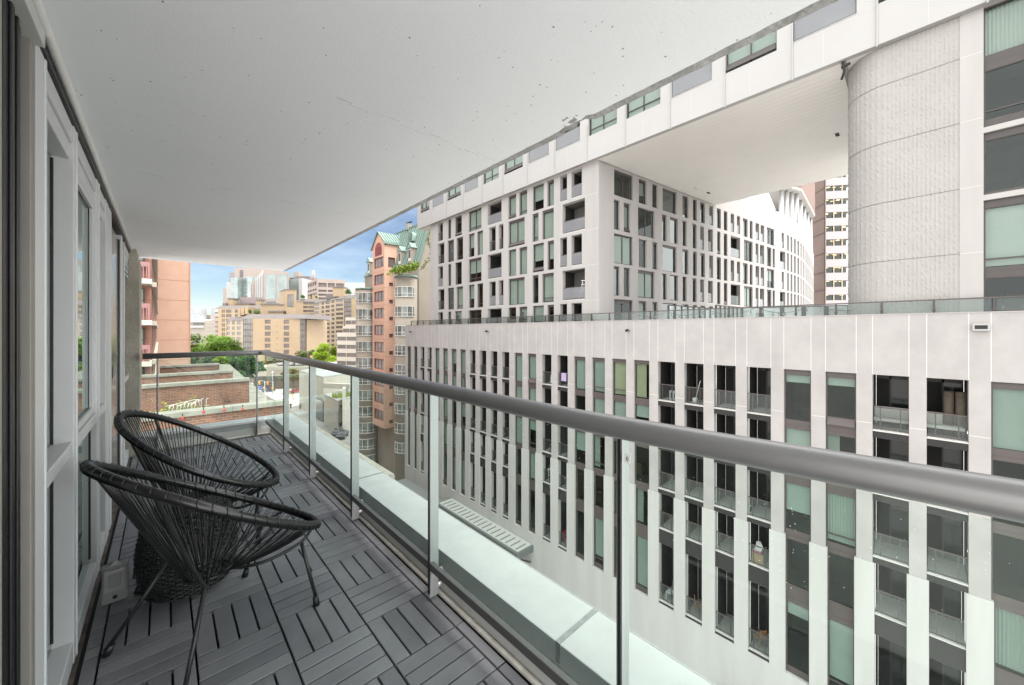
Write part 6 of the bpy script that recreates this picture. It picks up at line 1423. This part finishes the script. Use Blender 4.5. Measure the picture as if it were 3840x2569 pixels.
car('navy car just right of the blue one at the junction', 1006, 1470, (.03, .055, .12), .2)
car('red car by the low concrete building at the junction', 1110, 1472, (.5, .05, .09), .1)
car('dark car in the loading yard of the low white building', 1284, 1640, (.03, .032, .036), 1.0)
car('black car behind the first car in the loading yard', 1266, 1632, (.015, .016, .018), 1.0)
def person(label, u, v, lean, top, legs):
    d = (EYE - GROUND) * FPX / (v - CY); x, y = gp(u, d); t = thing('person', label, 'person', loc=(x, y, GROUND))
    me = bpy.data.meshes.new('body'); J = {'pel': (0, 0, .92), 'ch': (lean * .12, 0, 1.28), 'nk': (lean * .18, 0, 1.46), 'hd': (lean * .22, 0, 1.60), 'ht': (lean * .23, 0, 1.72),
         'lh': (0, .10, .9), 'lk': (.14, .11, .5), 'lf': (-.02, .11, .07), 'lt': (.15, .11, .04), 'rh': (0, -.10, .9), 'rk': (.02, -.11, .48), 'rf': (-.25, -.11, .10), 'rt': (-.10, -.11, .05),
         'ls': (lean * .15, .19, 1.40), 'le': (-.06 + lean * .1, .24, 1.13), 'lw': (.08, .23, .90), 'lp': (.11, .23, .82), 'rs': (lean * .15, -.19, 1.40), 're': (.08 + lean * .1, -.24, 1.13), 'rw': (.22, -.22, .93), 'rp': (.26, -.22, .86)}
    K = list(J); E_ = [('pel', 'ch'), ('ch', 'nk'), ('nk', 'hd'), ('hd', 'ht'), ('pel', 'lh'), ('lh', 'lk'), ('lk', 'lf'), ('lf', 'lt'), ('pel', 'rh'), ('rh', 'rk'), ('rk', 'rf'), ('rf', 'rt'), ('ch', 'ls'), ('ls', 'le'), ('le', 'lw'), ('lw', 'lp'), ('ch', 'rs'), ('rs', 're'), ('re', 'rw'), ('rw', 'rp')]
    me.from_pydata([J[k] for k in K], [(K.index(a), K.index(b)) for a, b in E_], []); o = bpy.data.objects.new('body', me); COL.objects.link(o); o.parent = t; me.materials.append(mat('skin', (.42, .26, .19), .6))
    sk = o.modifiers.new('skin', 'SKIN'); ss = o.modifiers.new('sub', 'SUBSURF'); ss.levels = 1; ss.render_levels = 1
    rd = {'pel': .14, 'ch': .155, 'nk': .055, 'hd': .095, 'ht': .075, 'lh': .09, 'rh': .09, 'lk': .062, 'rk': .062, 'lf': .042, 'rf': .042, 'lt': .038, 'rt': .038, 'ls': .07, 'rs': .07, 'le': .045, 're': .045, 'lw': .03, 'rw': .03, 'lp': .034, 'rp': .034}
    for k, vtx in zip(K, me.skin_vertices[0].data): vtx.radius = (rd[k], rd[k]); vtx.use_root = k == 'pel'
    c = MB(); c.tube([(0, 0, .88), J['pel'], J['ch'], (J['nk'][0], 0, 1.44)], [.175, .18, .195, .09], 12)
    for a in 'lr': c.tube([J[a + 's'], J[a + 'e'], J[a + 'w']], [.088, .062, .05], 8)
    c.build('jacket', top, t); c = MB()
    for a in 'lr': c.tube([J[a + 'h'], J[a + 'k'], J[a + 'f']], [.115, .085, .07], 8)
    c.build('trousers', legs, t); c = MB(); hd = J['hd']; c.ball((hd[0] - .02, 0, hd[2] + .05), .115, 10, 6); c.build('hair', mat('dark_hair', (.02, .015, .012), .7), t); t.rotation_euler.z = 1.2
person('person in dark clothes walking across the pale paving beyond the railing corner', 1090, 1532, 0, mat('dark_jacket', (.03, .032, .04), .8), mat('dark_trousers', (.025, .026, .03), .8))
person('person in a grey jacket leaning forward beside the turquoise sign board', 1126, 1535, 1.6, mat('grey_jacket', (.12, .12, .115), .8), mat('black_trousers', (.02, .02, .02), .8))
def street(name, label, cat, u, v, grp=None):
    d = (EYE - GROUND) * FPX / (v - CY); x, y = gp(u, d); t = thing(name, label, cat, grp, loc=(x, y, GROUND)); t.rotation_euler.z = -YAW; return t
for lab, u, v in (('red traffic cone by the kerb, left of two', 1101, 1500), ('red traffic cone by the kerb, right of two near the white building', 1130, 1497)):
    t = street('traffic_cone', lab, 'cone', u, v, 'cones by the kerb'); m = MB(); m.lathe([(.42, 0), (.36, .04), (.2, .12), (.07, 1.15)], n=12); m.build('cone_body', mat('cone_red', (.35, .06, .045), .6), t); m = MB(); m.lathe([(.155, .45), (.115, .75)], n=12); m.build('cone_band', M_wht, t)
t = street('hydrant', 'yellow fire hydrant on the pavement by the red cones', 'hydrant', 1096, 1489); m = MB(); m.lathe([(.3, 0), (.3, .1), (.2, .12), (.2, .9), (.26, .95), (.1, 1.2)], n=12); m.build('hydrant_body', mat('hydrant_yellow', (.55, .38, .03), .5), t); m = MB(); m.tube([(-.4, 0, .65), (.4, 0, .65)], .12, 8); m.build('hydrant_nozzle', mat('hydrant_yellow', (.55, .38, .03), .5), t)
t = street('sign_board', 'turquoise rounded sign board standing on the pavement beside the white building', 'sign', 1136, 1521); m = MB(); m.hexa([(-.5, -.1, .15), (.5, -.1, .15), (.5, .1, .15), (-.5, .1, .15), (-.42, -.08, 2.3), (.12, -.08, 2.6), (.12, .08, 2.6), (-.42, .08, 2.3)]); m.build('board', mat('turquoise_panel', (.22, .42, .42), .4), t); m = MB(); m.box(-.55, .55, -.16, .16, 0, .149); m.build('sign_base', M_dark, t); m = MB(); m.box(-.1, .3, -.112, -.1015, .4, 1.6); m.build('board_face', M_wht, t)
for lab, u, v, us_ in (('traffic signal with yellow heads and a red lamp beside the railing corner', 993, 1498, (0,)), ('taller traffic signal pole with two yellow heads right of the first one', 1024, 1500, (0, 1))):
    t = street('traffic_signal', lab, 'traffic light', u, v, 'signals at the junction'); m = MB(); m.tube([(0, 0, 0), (0, 0, 6.2), (-1.8, 0, 6.5)], [.1, .08, .06], 8); m.build('pole', mat('pale_pole', (.45, .46, .46), .5), t)
    for i, (x, z) in enumerate(((-1.7, 5.2), (0, 3.2))):
        m = MB(); m.box(x - .2, x + .2, -.42, -.12, z, z + 1.1); h_ = m.build('signal_head', mat('signal_yellow', (.55, .33, .03), .5), t)
        for q, cm_ in enumerate(((1, .08, .03, 3), None, None)):
            m = MB(); m.tube([(x, -.425, z + .9 - .32 * q), (x, -.46, z + .9 - .32 * q)], .13, 10); m.build('lamp', mat('signal_red', (.6, .05, .03), .4, emit=cm_) if cm_ else mat('signal_off', (.05, .05, .04), .4), h_)
t = street('street_lamp', 'slim street lamp with a white globe behind the traffic signals', 'street lamp', 1022, 1480); m = MB(); m.tube([(0, 0, 0), (0, 0, 8)], [.09, .06], 8); m.build('pole', mat('pale_pole', (.45, .46, .46), .5), t); m = MB(); m.ball((0, 0, 8.25), .32, 10, 6); m.build('lamp_globe', M_wht, t)
